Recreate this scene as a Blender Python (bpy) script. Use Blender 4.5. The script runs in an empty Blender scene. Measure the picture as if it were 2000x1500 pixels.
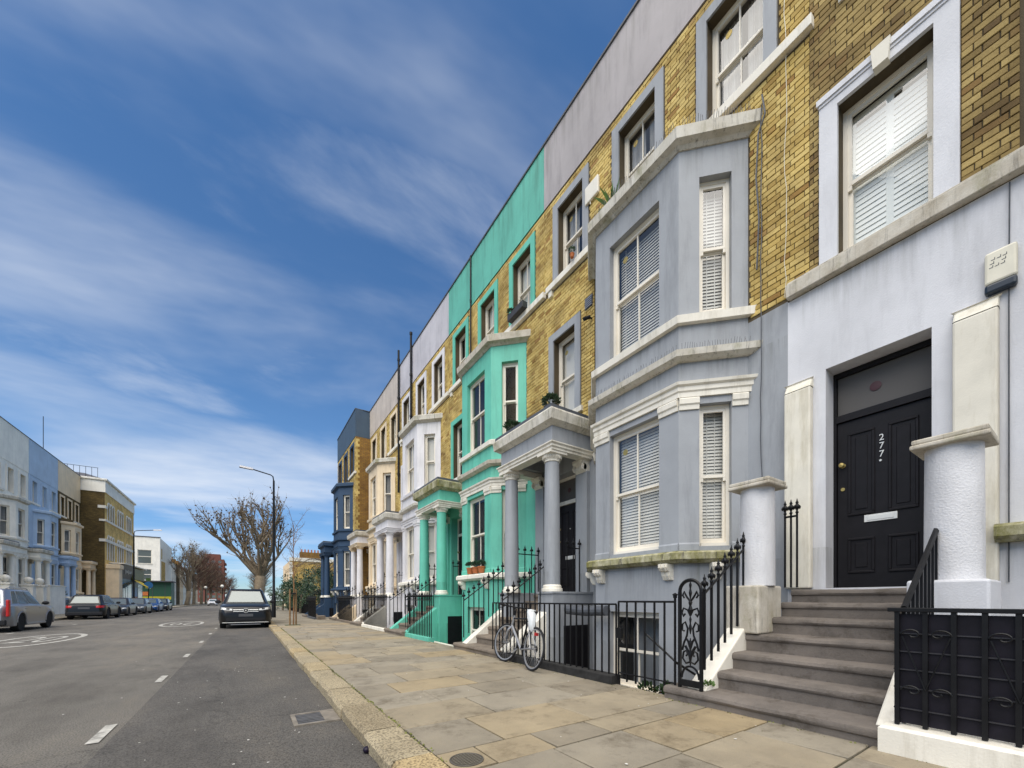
import bpy, bmesh, math, random
from math import sin, cos, pi, radians as R
from mathutils import Vector, Matrix
from mathutils.bvhtree import BVHTree
random.seed(7)
D = bpy.data; S = bpy.context.scene; COL = S.collection

# ------------------------------------------------------------------ camera
FPX = 778.0; HORIZ = 1172.0; YAW = math.atan(518/778.0); CAMH = 1.23
cd = D.cameras.new('camera'); cam = D.objects.new('camera', cd); COL.objects.link(cam)
cam.location = (0, 0, CAMH); cam.rotation_euler = (pi/2, 0, -YAW)
cd.sensor_width = 36; cd.lens = 36*FPX/2000; cd.shift_y = (HORIZ-750)/2000
cd.clip_start = .05; cd.clip_end = 3000
S.camera = cam
S.render.resolution_x = 1024; S.render.resolution_y = 768

# ------------------------------------------------------------------ light
SUN_EL = R(60); SUN_AZ = R(-130)      # azimuth measured from +Y towards +X
W = D.worlds.new('World'); S.world = W; W.use_nodes = True
nt = W.node_tree; nt.nodes.clear()
def wn(t, **k):
    n = nt.nodes.new(t)
    for a, b in k.items(): setattr(n, a, b)
    return n
L = nt.links.new
out = wn('ShaderNodeOutputWorld'); bg = wn('ShaderNodeBackground'); L(bg.outputs[0], out.inputs[0])
sky = wn('ShaderNodeTexSky', sky_type='NISHITA'); sky.sun_disc = False
sky.sun_elevation = SUN_EL; sky.sun_rotation = SUN_AZ
sky.ozone_density = 3.0; sky.air_density = 1.0; sky.dust_density = .15; sky.altitude = 300
hs = wn('ShaderNodeHueSaturation'); hs.inputs['Saturation'].default_value = 1.18; hs.inputs['Value'].default_value = .60
L(sky.outputs[0], hs.inputs['Color'])
tc = wn('ShaderNodeTexCoord')
sep = wn('ShaderNodeSeparateXYZ'); L(tc.outputs['Generated'], sep.inputs[0])
zc = wn('ShaderNodeMath', operation='MAXIMUM'); L(sep.outputs['Z'], zc.inputs[0]); zc.inputs[1].default_value = 0.0
za = wn('ShaderNodeMath', operation='ADD'); L(zc.outputs[0], za.inputs[0]); za.inputs[1].default_value = .16
dx = wn('ShaderNodeMath', operation='DIVIDE'); L(sep.outputs['X'], dx.inputs[0]); L(za.outputs[0], dx.inputs[1])
dy = wn('ShaderNodeMath', operation='DIVIDE'); L(sep.outputs['Y'], dy.inputs[0]); L(za.outputs[0], dy.inputs[1])
cmb = wn('ShaderNodeCombineXYZ'); L(dx.outputs[0], cmb.inputs[0]); L(dy.outputs[0], cmb.inputs[1])
def cloud(scale, rot, sx, sy, off, lo, hi, detail=7):
    mp = wn('ShaderNodeMapping'); L(cmb.outputs[0], mp.inputs[0])
    mp.inputs['Rotation'].default_value = (0, 0, rot); mp.inputs['Scale'].default_value = (sx, sy, 1); mp.inputs['Location'].default_value = off
    n = wn('ShaderNodeTexNoise'); n.inputs['Scale'].default_value = scale; n.inputs['Detail'].default_value = detail
    n.inputs['Roughness'].default_value = .55; n.inputs['Distortion'].default_value = .25; L(mp.outputs[0], n.inputs['Vector'])
    r = wn('ShaderNodeMapRange'); r.interpolation_type = 'SMOOTHSTEP'
    r.inputs['From Min'].default_value = lo; r.inputs['From Max'].default_value = hi; L(n.outputs['Fac'], r.inputs['Value'])
    return r
CO = (2.2, 9.3, 0); CR = R(20)
c1 = cloud(.95, CR, .6, 1.25, CO, .38, .80, 6)
c2 = cloud(2.4, CR, .6, 1.2, (7.1, 2.2, 3), .52, .84)
ca = wn('ShaderNodeMath', operation='MULTIPLY'); L(c2.outputs[0], ca.inputs[0]); ca.inputs[1].default_value = .55
cm = wn('ShaderNodeMath', operation='MAXIMUM'); L(c1.outputs[0], cm.inputs[0]); L(ca.outputs[0], cm.inputs[1])
cf = wn('ShaderNodeMath', operation='MULTIPLY'); L(cm.outputs[0], cf.inputs[0]); cf.inputs[1].default_value = .85
mx = wn('ShaderNodeMixRGB'); L(cf.outputs[0], mx.inputs[0]); hz = wn('ShaderNodeMapRange'); hz.interpolation_type = 'SMOOTHSTEP'; L(zc.outputs[0], hz.inputs['Value']); hz.inputs['From Max'].default_value = .32; hz.inputs['To Min'].default_value = 1; hz.inputs['To Max'].default_value = 0
hm = wn('ShaderNodeMixRGB', blend_type='MULTIPLY'); L(hz.outputs[0], hm.inputs[0]); L(hs.outputs[0], hm.inputs[1]); hm.inputs[2].default_value = (.46, .62, .84, 1); L(hm.outputs[0], mx.inputs[1]); mx.inputs[2].default_value = (3.5, 3.7, 4.0, 1)
L(mx.outputs[0], bg.inputs[0]); bg.inputs[1].default_value = .155
sd = D.lights.new('sun', 'SUN'); so = D.objects.new('sun', sd); COL.objects.link(so)
sd.energy = 3.3; sd.angle = R(80); sd.color = (1, .93, .81)
so.rotation_euler = (Vector((0, 0, 0)) - Vector((sin(SUN_AZ)*cos(SUN_EL), cos(SUN_AZ)*cos(SUN_EL), sin(SUN_EL)))).to_track_quat('-Z', 'Y').to_euler()
so.location = (0, 0, 60)
vs = S.view_settings; vs.view_transform = 'Standard'; vs.look = 'None'; vs.gamma = 1; vs.use_curve_mapping = False
vs.exposure = 0.70

# ------------------------------------------------------------------ materials
def lin(r, g, b):
    f = lambda c: (c/255/12.92) if c/255 <= .04045 else ((c/255+.055)/1.055)**2.4
    return (f(r), f(g), f(b))
def newmat(name):
    m = D.materials.new(name); m.use_nodes = True
    n = m.node_tree; b = n.nodes['Principled BSDF']
    return m, n, b
def noise(n, scale, detail=4, rough=.55, stretch=None):
    g = n.nodes.new('ShaderNodeNewGeometry')
    t = n.nodes.new('ShaderNodeTexNoise'); t.inputs['Scale'].default_value = scale
    t.inputs['Detail'].default_value = detail; t.inputs['Roughness'].default_value = rough
    if stretch:
        mp = n.nodes.new('ShaderNodeMapping'); mp.inputs['Scale'].default_value = stretch
        n.links.new(g.outputs['Position'], mp.inputs[0]); n.links.new(mp.outputs[0], t.inputs['Vector'])
    else: n.links.new(g.outputs['Position'], t.inputs['Vector'])
    return t
def ramp(n, fac, stops):
    r = n.nodes.new('ShaderNodeValToRGB'); e = r.color_ramp.elements
    while len(e) < len(stops): e.new(.5)
    for el, (p, c) in zip(e, stops): el.position = p; el.color = (*c, 1)
    n.links.new(fac, r.inputs[0]); return r
def mixc(n, fac, a, b, mode='MIX'):
    x = n.nodes.new('ShaderNodeMixRGB'); x.blend_type = mode
    for i, v in enumerate((fac, a, b)):
        if hasattr(v, 'links'): n.links.new(v, x.inputs[i])
        else: x.inputs[i].default_value = v if i == 0 else (*v, 1)
    return x.outputs[0]
def bump(n, b, h, strength, dist=.01):
    k = n.nodes.new('ShaderNodeBump'); k.inputs['Strength'].default_value = strength; k.inputs['Distance'].default_value = dist
    n.links.new(h, k.inputs['Height']); n.links.new(k.outputs[0], b.inputs['Normal'])
def scal(c, k): return tuple(min(1, x*k) for x in c)
def rnd_out(n):
    oi = n.nodes.new('ShaderNodeObjectInfo'); g = n.nodes.new('ShaderNodeNewGeometry')
    a = n.nodes.new('ShaderNodeMath'); a.operation = 'ADD'; f = n.nodes.new('ShaderNodeMath'); f.operation = 'FRACT'
    n.links.new(oi.outputs['Random'], a.inputs[0]); n.links.new(g.outputs['Random Per Island'], a.inputs[1])
    n.links.new(a.outputs[0], f.inputs[0]); return f.outputs[0]
def paint(name, c, rough=.6, var=.13, stain=.25, bs=.25, scale=1.2, staincol=None, ledges=()):
    """painted stucco: patchy tone, vertical rain streaks, fine relief"""
    m, n, b = newmat(name)
    t1 = noise(n, scale, 8, .62); t2 = noise(n, 3.6, 8, .72, (1, 1, .13)); t3 = noise(n, 60, 3)
    col = ramp(n, t1.outputs['Fac'], [(.3, scal(c, 1-var)), (.7, scal(c, 1+var*.6))]).outputs[0]
    sr = n.nodes.new('ShaderNodeMapRange'); sr.inputs['From Min'].default_value = .50; sr.inputs['From Max'].default_value = .78
    sr.inputs['To Max'].default_value = min(.85, stain*1.9); n.links.new(t2.outputs['Fac'], sr.inputs['Value'])
    col = mixc(n, sr.outputs[0], col, staincol or scal(c, .5))
    if ledges:      # dirt washed down from each projecting ledge
        g = n.nodes.new('ShaderNodeNewGeometry'); sp = n.nodes.new('ShaderNodeSeparateXYZ'); n.links.new(g.outputs['Position'], sp.inputs[0])
        t4 = noise(n, 7, 6, .7, (1, 1, .06)); st_ = n.nodes.new('ShaderNodeMapRange'); st_.inputs['From Min'].default_value = .47; st_.inputs['From Max'].default_value = .70; n.links.new(t4.outputs['Fac'], st_.inputs['Value'])
        for zl, ln in ledges:
            mr = n.nodes.new('ShaderNodeMapRange'); mr.inputs['From Min'].default_value = zl-ln; mr.inputs['From Max'].default_value = zl; n.links.new(sp.outputs['Z'], mr.inputs['Value'])
            lt = n.nodes.new('ShaderNodeMath'); lt.operation = 'LESS_THAN'; lt.inputs[1].default_value = zl; n.links.new(sp.outputs['Z'], lt.inputs[0])
            m1 = n.nodes.new('ShaderNodeMath'); m1.operation = 'MULTIPLY'; n.links.new(mr.outputs[0], m1.inputs[0]); n.links.new(lt.outputs[0], m1.inputs[1])
            m2 = n.nodes.new('ShaderNodeMath'); m2.operation = 'MULTIPLY'; n.links.new(m1.outputs[0], m2.inputs[0]); n.links.new(st_.outputs[0], m2.inputs[1])
            m3 = n.nodes.new('ShaderNodeMath'); m3.operation = 'MULTIPLY'; n.links.new(m2.outputs[0], m3.inputs[0]); m3.inputs[1].default_value = .6
            col = mixc(n, m3.outputs[0], col, (c[0]*.28+.015, c[1]*.28+.015, c[2]*.22+.008))
    n.links.new(col, b.inputs['Base Color']); b.inputs['Roughness'].default_value = rough
    bump(n, b, t3.outputs['Fac'], bs, .006); return m
def stone(name, c, c2, rough=.85, mossy=0, speck=0, scale=3, bs=.5, rnd=0, patch=0, dirt=0):
    m, n, b = newmat(name)
    t1 = noise(n, scale, 8, .65); t3 = noise(n, 45, 5, .7)
    col = ramp(n, t1.outputs['Fac'], [(.3, c2), (.68, c)]).outputs[0]
    if rnd:
        r = ramp(n, rnd_out(n), [(0, (.78, .76, .73)), (.35, (.95, .95, .95)), (.7, (1.05, 1.0, .90)), (.88, (1.10, .98, .76)), (1, (.86, .87, .88))])
        r.color_ramp.interpolation = 'CONSTANT' if rnd == 2 else 'LINEAR'
        col = mixc(n, 1.0, col, r.outputs[0], 'MULTIPLY')
    if patch:
        tp = noise(n, .55, 7, .7, (1, .35, 1)); col = mixc(n, patch, col, ramp(n, tp.outputs['Fac'], [(.33, (.52, .50, .48)), (.5, (1, 1, 1)), (.68, (1.42, 1.34, 1.22))]).outputs[0], 'MULTIPLY')
        gv = n.nodes.new('ShaderNodeNewGeometry'); vo = n.nodes.new('ShaderNodeTexVoronoi'); vo.feature = 'DISTANCE_TO_EDGE'; vo.inputs['Scale'].default_value = .33
        ds = n.nodes.new('ShaderNodeVectorMath'); ds.operation = 'ADD'; nz = noise(n, 1.6, 5, .7); n.links.new(gv.outputs['Position'], ds.inputs[0]); n.links.new(nz.outputs['Color'], ds.inputs[1]); n.links.new(ds.outputs[0], vo.inputs['Vector'])
        cr = ramp(n, vo.outputs['Distance'], [(0, (.45, .44, .42)), (.006, (1, 1, 1))]); col = mixc(n, .8, col, cr.outputs[0], 'MULTIPLY')
    if dirt:
        td = noise(n, 2.7, 9, .75); col = mixc(n, dirt, col, ramp(n, td.outputs['Fac'], [(.30, (.42, .38, .32)), (.48, (1, 1, 1)), (.75, (1.12, 1.1, 1.05))]).outputs[0], 'MULTIPLY')
    if speck:
        t4 = noise(n, speck, 2, .5); r4 = ramp(n, t4.outputs['Fac'], [(.40, (.45, .42, .36)), (.5, (1, 1, 1)), (.62, (1.25, 1.22, 1.15))])
        col = mixc(n, .85, col, r4.outputs[0], 'MULTIPLY')
    if mossy:
        t5 = noise(n, 2.3, 8, .75, (1, 1, .5)); r5 = n.nodes.new('ShaderNodeMapRange'); r5.inputs['From Min'].default_value = .52-.10*(mossy >= 1); r5.inputs['From Max'].default_value = .7-.1*(mossy >= 1)
        r5.inputs['To Max'].default_value = mossy; n.links.new(t5.outputs['Fac'], r5.inputs['Value'])
        col = mixc(n, r5.outputs[0], col, (.15, .14, .025))
        t6 = noise(n, 4.5, 8, .8, (3, 3, .25)); r6 = n.nodes.new('ShaderNodeMapRange'); r6.inputs['From Min'].default_value = .53; r6.inputs['From Max'].default_value = .66
        r6.inputs['To Max'].default_value = mossy; n.links.new(t6.outputs['Fac'], r6.inputs['Value'])
        col = mixc(n, r6.outputs[0], col, (.05, .045, .04))
    n.links.new(col, b.inputs['Base Color']); b.inputs['Roughness'].default_value = rough
    bump(n, b, t3.outputs['Fac'], bs, .008); return m
def plain(name, c, rough=.5, metal=0, var=.0, coat=0, emit=None):
    m, n, b = newmat(name)
    if max(c) < .03 and not coat: b.inputs['Specular IOR Level'].default_value = .22
    if var:
        t = noise(n, 9, 5); n.links.new(ramp(n, t.outputs['Fac'], [(.3, scal(c, 1-var)), (.7, scal(c, 1+var))]).outputs[0], b.inputs['Base Color'])
    else: b.inputs['Base Color'].default_value = (*c, 1)
    b.inputs['Roughness'].default_value = rough; b.inputs['Metallic'].default_value = metal
    b.inputs['Coat Weight'].default_value = coat; b.inputs['Coat Roughness'].default_value = .05
    return m
def bricks_mat(name, stops, joints=False):
    m, n, b = newmat(name)
    r = ramp(n, rnd_out(n), stops)
    t = noise(n, 1.3, 5, .6); t2 = noise(n, 70, 4, .7)
    col = mixc(n, .75, r.outputs[0], ramp(n, t.outputs['Fac'], [(.34, (.40, .35, .28)), (.6, (1.10, 1.10, 1.10))]).outputs[0], 'MULTIPLY')
    col = mixc(n, .5, col, ramp(n, t2.outputs['Fac'], [(.3, (.6, .58, .55)), (.6, (1.1, 1.1, 1.1))]).outputs[0], 'MULTIPLY')
    n.links.new(col, b.inputs['Base Color']); b.inputs['Roughness'].default_value = .9
    bump(n, b, t2.outputs['Fac'], .5, .006); return m
def brick_tex(name, c1, c2, mort, rot=None):
    m, n, b = newmat(name)
    g = n.nodes.new('ShaderNodeNewGeometry'); s = n.nodes.new('ShaderNodeSeparateXYZ'); n.links.new(g.outputs['Position'], s.inputs[0])
    a = n.nodes.new('ShaderNodeMath'); a.operation = 'ADD'; n.links.new(s.outputs['X'], a.inputs[0]); n.links.new(s.outputs['Y'], a.inputs[1])
    c = n.nodes.new('ShaderNodeCombineXYZ'); n.links.new(a.outputs[0], c.inputs[0]); n.links.new(s.outputs['Z'], c.inputs[1])
    t = n.nodes.new('ShaderNodeTexBrick'); n.links.new(c.outputs[0], t.inputs['Vector'])
    t.inputs['Scale'].default_value = 1; t.inputs['Brick Width'].default_value = .225; t.inputs['Row Height'].default_value = .075
    t.inputs['Mortar Size'].default_value = .008; t.inputs['Color1'].default_value = (*c1, 1); t.inputs['Color2'].default_value = (*c2, 1); t.inputs['Mortar'].default_value = (*mort, 1)
    nz = noise(n, 1.1, 6, .65)
    col = mixc(n, .8, t.outputs['Color'], ramp(n, nz.outputs['Fac'], [(.3, (.5, .46, .4)), (.65, (1.1, 1.1, 1.1))]).outputs[0], 'MULTIPLY')
    n.links.new(col, b.inputs['Base Color']); b.inputs['Roughness'].default_value = .9
    bump(n, b, t.outputs['Fac'], .4, -.01); return m
def glass_mat(name, refl=.13, tint=(.96, .97, .97)):
    m = D.materials.new(name); m.use_nodes = True; n = m.node_tree; n.nodes.clear()
    o = n.nodes.new('ShaderNodeOutputMaterial'); mx = n.nodes.new('ShaderNodeMixShader'); tr = n.nodes.new('ShaderNodeBsdfTransparent'); gl = n.nodes.new('ShaderNodeBsdfGlossy')
    fr = n.nodes.new('ShaderNodeFresnel'); fr.inputs['IOR'].default_value = 1.52
    a = n.nodes.new('ShaderNodeMath'); a.operation = 'MULTIPLY'; a.use_clamp = True; a.inputs[1].default_value = refl; n.links.new(fr.outputs[0], a.inputs[0])
    tr.inputs[0].default_value = (*tint, 1); gl.inputs['Roughness'].default_value = .015
    t = noise(n, 1.7, 2); k = n.nodes.new('ShaderNodeBump'); k.inputs['Strength'].default_value = .06; k.inputs['Distance'].default_value = .02
    n.links.new(t.outputs['Fac'], k.inputs['Height']); n.links.new(k.outputs[0], gl.inputs['Normal'])
    n.links.new(a.outputs[0], mx.inputs[0]); n.links.new(tr.outputs[0], mx.inputs[1]); n.links.new(gl.outputs[0], mx.inputs[2]); n.links.new(mx.outputs[0], o.inputs[0])
    return m

YB = [(0, (.30, .16, .04)), (.06, (.44, .30, .085)), (.3, (.56, .40, .12)), (.7, (.66, .495, .175)), (.97, (.60, .45, .16)), (1, (.34, .17, .05))]
DB = [(0, (.16, .10, .035)), (.15, (.26, .18, .06)), (.5, (.35, .25, .09)), (.85, (.46, .34, .13)), (1, (.22, .13, .04))]
M = dict(
    brick_y=bricks_mat('yellow_stock_brick', YB), brick_d=bricks_mat('weathered_stock_brick', DB),
    mortar=stone('mortar', (.10, .072, .034), (.05, .036, .018), scale=2),
    brick_tex=brick_tex('brown_brick_wall', (.17, .11, .03), (.10, .065, .018), (.06, .045, .022)),
    brick_tex_y=brick_tex('gold_brick_wall', (.72, .49, .14), (.56, .36, .09), (.3, .21, .1)),
    brick_tex_r=brick_tex('orange_brick_wall', (.33, .18, .03), (.24, .12, .025), (.12, .08, .04)),
    grey=paint('grey_stucco', lin(151, 154, 158), stain=.4, ledges=((8.0, .7), (5.40, .45), (4.80, .4), (1.80, .7), (.5, .9))), grey_par=paint('lilac_grey_render', lin(170, 163, 162), var=.2, stain=.45, ledges=((12.3, 1.1),), scale=.6),
    lav=paint('pale_lavender_stucco', lin(211, 211, 214), stain=.25, ledges=((5.3, .6), (1.9, .6)), bs=.4), lav_rough=paint('pebbly_lavender_render', lin(208, 207, 208), stain=.35, bs=1.0, scale=2),
    white=paint('white_paint', lin(230, 224, 210), stain=.4, staincol=(.30, .26, .18)), frame=paint('white_gloss_joinery', lin(230, 222, 206), rough=.35, stain=.06, bs=.05),
    green=paint('mint_green_stucco', lin(98, 186, 163), stain=.35, ledges=((8.0, .7), (5.40, .45), (4.80, .4), (1.80, .7), (.5, .9))), green_d=paint('mint_green_render', lin(94, 176, 156), stain=.5, ledges=((12.3, 1.0),), var=.14),
    wlil=paint('white_lilac_stucco', lin(220, 217, 218), stain=.3, ledges=((8.0, .7), (5.40, .45), (4.80, .4), (1.80, .7), (.5, .9))), wlil_par=paint('lilac_render', lin(192, 188, 192), stain=.4, var=.16),
    cream=paint('cream_stucco', lin(226, 205, 172), stain=.3, ledges=((8.0, .7), (5.40, .45), (4.80, .4), (1.80, .7), (.5, .9))), cream_par=paint('beige_render', lin(192, 180, 168), stain=.45, var=.16),
    ivory=paint('ivory_stucco', lin(222, 216, 200), stain=.5, staincol=(.33, .27, .14), scale=2.5),
    navy=paint('navy_stucco', lin(37, 63, 90), stain=.2), navy_par=paint('slate_blue_render', lin(56, 76, 94), stain=.3),
    lblue=paint('pale_blue_stucco', lin(176, 196, 218), stain=.15), loff=paint('offwhite_stucco', lin(242, 236, 222), stain=.2), peach=paint('peach_stucco', lin(240, 214, 176), stain=.2),
    white_st=stone('weathered_white_stone', (.66, .63, .56), (.46, .42, .34), mossy=.75, bs=.4),
    moss_st=stone('mossy_stone_sill', (.62, .58, .44), (.26, .24, .10), mossy=1.0, bs=.6, scale=5),
    band_st=stone('weathered_band', (.60, .56, .48), (.40, .35, .27), mossy=.6, scale=4),
    step=stone('worn_brown_step_stone', (.180, .154, .132), (.110, .094, .081), scale=2.5, bs=.8, dirt=.95),
    step2=stone('worn_york_step', (.21, .17, .13), (.13, .105, .08), scale=2.5, bs=.6, dirt=.8),
    flag=stone('york_flagstone', (.285, .250, .190), (.205, .178, .135), scale=1.6, bs=.6, rnd=1, dirt=.85),
    flag_base=stone('mossy_joint_soil', (.05, .043, .025), (.03, .034, .012), mossy=.5),
    kerb=stone('granite_kerb', (.36, .305, .205), (.26, .215, .14), speck=60, scale=4, bs=.8, rnd=1),
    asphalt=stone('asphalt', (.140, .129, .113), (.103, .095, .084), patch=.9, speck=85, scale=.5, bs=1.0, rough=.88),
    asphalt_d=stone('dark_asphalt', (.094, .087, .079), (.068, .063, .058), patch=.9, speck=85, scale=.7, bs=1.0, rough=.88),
    roadpaint=stone('worn_road_paint', (.52, .50, .45), (.15, .145, .13), scale=11, bs=.4),
    iron=plain('black_painted_iron', (.008, .008, .009), .38, 0, .3), blackpaint=plain('black_gloss_door_paint', (.0075, .0065, .008), .5, 0, .25),
    purpleblack=plain('aubergine_black_sheet', (.009, .0075, .012), .5, 0, .35),
    chrome=plain('brushed_metal', (.66, .66, .63), .45, .25), silver=plain('satin_aluminium', (.36, .36, .37), .4, .6), brass=plain('aged_brass', (.45, .34, .12), .4, .8),
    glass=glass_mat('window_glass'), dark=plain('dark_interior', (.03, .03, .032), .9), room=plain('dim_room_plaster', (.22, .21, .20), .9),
    blind=plain('cream_blind_slat', (.60, .58, .53), .6), shutter=plain('white_shutter', (.76, .78, .75), .5), curtain=plain('pale_curtain', (.42, .41, .39), .9, 0, .1),
    lead=plain('lead_flashing', (.07, .075, .085), .55, 0, .2), plastic=plain('cream_plastic', (.72, .68, .55), .5, 0, .05), navyplastic=plain('navy_plastic', (.01, .02, .035), .4),
    rubber=plain('tyre_rubber', (.018, .018, .019), .8), terra=plain('terracotta', (.42, .13, .04), .8, 0, .2), wood=plain('timber_stake', (.20, .12, .055), .85, 0, .25),
    bark=stone('plane_bark', (.25, .195, .125), (.12, .09, .06), scale=3, bs=.8), twig=plain('brown_twig', (.125, .088, .055), .9, 0, .3), redtwig=plain('reddish_twig', (.105, .05, .034), .9, 0, .35),
    leaf=plain('dark_leaf', (.022, .050, .014), .5, 0, .5), leaf2=plain('bright_leaf', (.085, .16, .03), .5, 0, .4), box=plain('clipped_box_leaf', (.018, .06, .03), .6, 0, .5),
    soil=plain('garden_soil', (.06, .07, .03), .95, 0, .4), pot=plain('charcoal_pot', (.03, .03, .034), .6, 0, .2),
    yellow=plain('yellow_awning', (.75, .52, .01), .6), sgreen=plain('dark_green_hoarding', (.010, .065, .035), .5, 0, .2), teal=plain('teal_shopfront', (.02, .07, .09), .4), char=plain('charcoal_fascia', (.03, .034, .05), .4),
    orange=plain('orange_panel', (.5, .14, .03), .5, 0, .4), signblue=plain('sign_blue', (.03, .17, .45), .4), slate=plain('roof_slate', (.06, .06, .07), .7, 0, .2), rust=plain('red_tower_brick', (.17, .062, .045), .9, 0, .2),
)

# ------------------------------------------------------------------ mesh helpers
class MB:
    def __init__(s, mir=None): s.v = []; s.f = []; s.mir = mir
    def add(s, vs, fs):
        o = len(s.v); s.v += [tuple(p) for p in vs]; s.f += [tuple(i+o for i in f) for f in fs]; return s
    def quad(s, a, b, c, d): return s.add([a, b, c, d], [(0, 1, 2, 3)])
    def box(s, x0, x1, y0, y1, z0, z1):
        return s.add([(x0, y0, z0), (x1, y0, z0), (x1, y1, z0), (x0, y1, z0), (x0, y0, z1), (x1, y0, z1), (x1, y1, z1), (x0, y1, z1)],
                     [(3, 2, 1, 0), (4, 5, 6, 7), (0, 1, 5, 4), (1, 2, 6, 5), (2, 3, 7, 6), (3, 0, 4, 7)])
    def cbox(s, x0, x1, y0, y1, z0, z1, c=.015):
        """box with chamfered upper edges"""
        return s.add([(x0, y0, z0), (x1, y0, z0), (x1, y1, z0), (x0, y1, z0), (x0, y0, z1-c), (x1, y0, z1-c), (x1, y1, z1-c), (x0, y1, z1-c),
                      (x0+c, y0+c, z1), (x1-c, y0+c, z1), (x1-c, y1-c, z1), (x0+c, y1-c, z1)],
                     [(3, 2, 1, 0), (0, 1, 5, 4), (1, 2, 6, 5), (2, 3, 7, 6), (3, 0, 4, 7), (4, 5, 9, 8), (5, 6, 10, 9), (6, 7, 11, 10), (7, 4, 8, 11), (8, 9, 10, 11)])
    def ext(s, poly, fn, t0, t1):
        n = len(poly)
        return s.add([fn(a, b, t0) for a, b in poly]+[fn(a, b, t1) for a, b in poly],
                     [tuple(range(n))[::-1], tuple(range(n, 2*n))]+[(i, (i+1) % n, n+(i+1) % n, n+i) for i in range(n)])
    def lathe(s, cx, cy, prof, n=16, cap=True, axis='z', cz=0):
        vs = []
        for r, h in prof:
            for i in range(n):
                a = 2*pi*i/n
                if axis == 'z': vs.append((cx+r*cos(a), cy+r*sin(a), cz+h))
                elif axis == 'y': vs.append((cx+r*cos(a), cy+h, cz+r*sin(a)))
                else: vs.append((cx+h, cy+r*cos(a), cz+r*sin(a)))
        fs = [(j*n+i, j*n+(i+1) % n, (j+1)*n+(i+1) % n, (j+1)*n+i) for j in range(len(prof)-1) for i in range(n)]
        if cap: fs += [tuple(range(n))[::-1], tuple(range((len(prof)-1)*n, len(prof)*n))]
        return s.add(vs, fs)
    def tube(s, pts, r, n=6, cap=True):
        pts = [Vector(p) for p in pts]; k = len(pts)
        rs = r if isinstance(r, (list, tuple)) else [r]*k
        vs = []; prev = None
        for i, p in enumerate(pts):
            d = (pts[min(i+1, k-1)]-pts[max(i-1, 0)])
            d = d.normalized() if d.length > 1e-9 else Vector((0, 0, 1))
            if prev is None: a = d.orthogonal().normalized()
            else: a = (prev-d*prev.dot(d)); a = a.normalized() if a.length > 1e-6 else d.orthogonal().normalized()
            prev = a; b = d.cross(a)
            for j in range(n):
                t = 2*pi*j/n; vs.append(p+(a*cos(t)+b*sin(t))*rs[i])
        fs = [(i*n+j, i*n+(j+1) % n, (i+1)*n+(j+1) % n, (i+1)*n+j) for i in range(k-1) for j in range(n)]
        if cap: fs += [tuple(range(n))[::-1], tuple(range((k-1)*n, k*n))]
        return s.add(vs, fs)
    def sweep(s, plan, prof):
        """closed profile [(out,z)] swept along a plan polyline with mitred corners; outward = left of travel"""
        P = [Vector(p) for p in plan]; k = len(P); rings = []
        for i in range(k):
            ns = []
            if i > 0: d = (P[i]-P[i-1]).normalized(); ns.append(Vector((-d.y, d.x)))
            if i < k-1: d = (P[i+1]-P[i]).normalized(); ns.append(Vector((-d.y, d.x)))
            m = sum(ns, Vector((0, 0))).normalized(); m = m/max(.3, m.dot(ns[0]))
            rings.append([(P[i].x+m.x*o, P[i].y+m.y*o, z) for o, z in prof])
        n = len(prof); vs = [p for r in rings for p in r]
        fs = [(i*n+j, i*n+(j+1) % n, (i+1)*n+(j+1) % n, (i+1)*n+j) for i in range(k-1) for j in range(n)]
        fs += [tuple(range(n))[::-1], tuple(range((k-1)*n, k*n))]
        return s.add(vs, fs)
    def holed(s, O, A, N, a0, a1, z0, z1, holes, depth=.2):
        """wall sheet with openings and reveals: O origin, A along, N outward (2-D)"""
        pt = lambda a, n, z: (O[0]+A[0]*a+N[0]*n, O[1]+A[1]*a+N[1]*n, z)
        hs = [h for h in holes if h[1] > a0 and h[0] < a1 and h[3] > z0 and h[2] < z1]
        As = sorted({a0, a1, *[min(max(x, a0), a1) for h in hs for x in h[:2]]}); Zs = sorted({z0, z1, *[min(max(x, z0), z1) for h in hs for x in h[2:4]]})
        for i in range(len(As)-1):
            for j in range(len(Zs)-1):
                ac, zcn = (As[i]+As[i+1])/2, (Zs[j]+Zs[j+1])/2
                if any(h[0] < ac < h[1] and h[2] < zcn < h[3] for h in hs): continue
                s.quad(pt(As[i+1], 0, Zs[j]), pt(As[i], 0, Zs[j]), pt(As[i], 0, Zs[j+1]), pt(As[i+1], 0, Zs[j+1]))
        for b0, b1, c0, c1 in [h[:4] for h in hs]:
            c0 = max(c0, z0); c1 = min(c1, z1)
            s.quad(pt(b0, 0, c0), pt(b0, -depth, c0), pt(b0, -depth, c1), pt(b0, 0, c1)); s.quad(pt(b1, -depth, c0), pt(b1, 0, c0), pt(b1, 0, c1), pt(b1, -depth, c1))
            s.quad(pt(b0, 0, c1), pt(b0, -depth, c1), pt(b1, -depth, c1), pt(b1, 0, c1)); s.quad(pt(b0, -depth, c0), pt(b0, 0, c0), pt(b1, 0, c0), pt(b1, -depth, c0))
        return s
    def mesh(s, name, smooth=False):
        v, f = s.v, s.f
        if s.mir is not None: v = [(s.mir-x, y, z) for x, y, z in v]; f = [t[::-1] for t in f]
        me = D.meshes.new(name); me.from_pydata(v, [], f); me.update()
        if smooth: me.shade_smooth() if hasattr(me, 'shade_smooth') else me.polygons.foreach_set('use_smooth', [True]*len(f))
        return me
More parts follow.
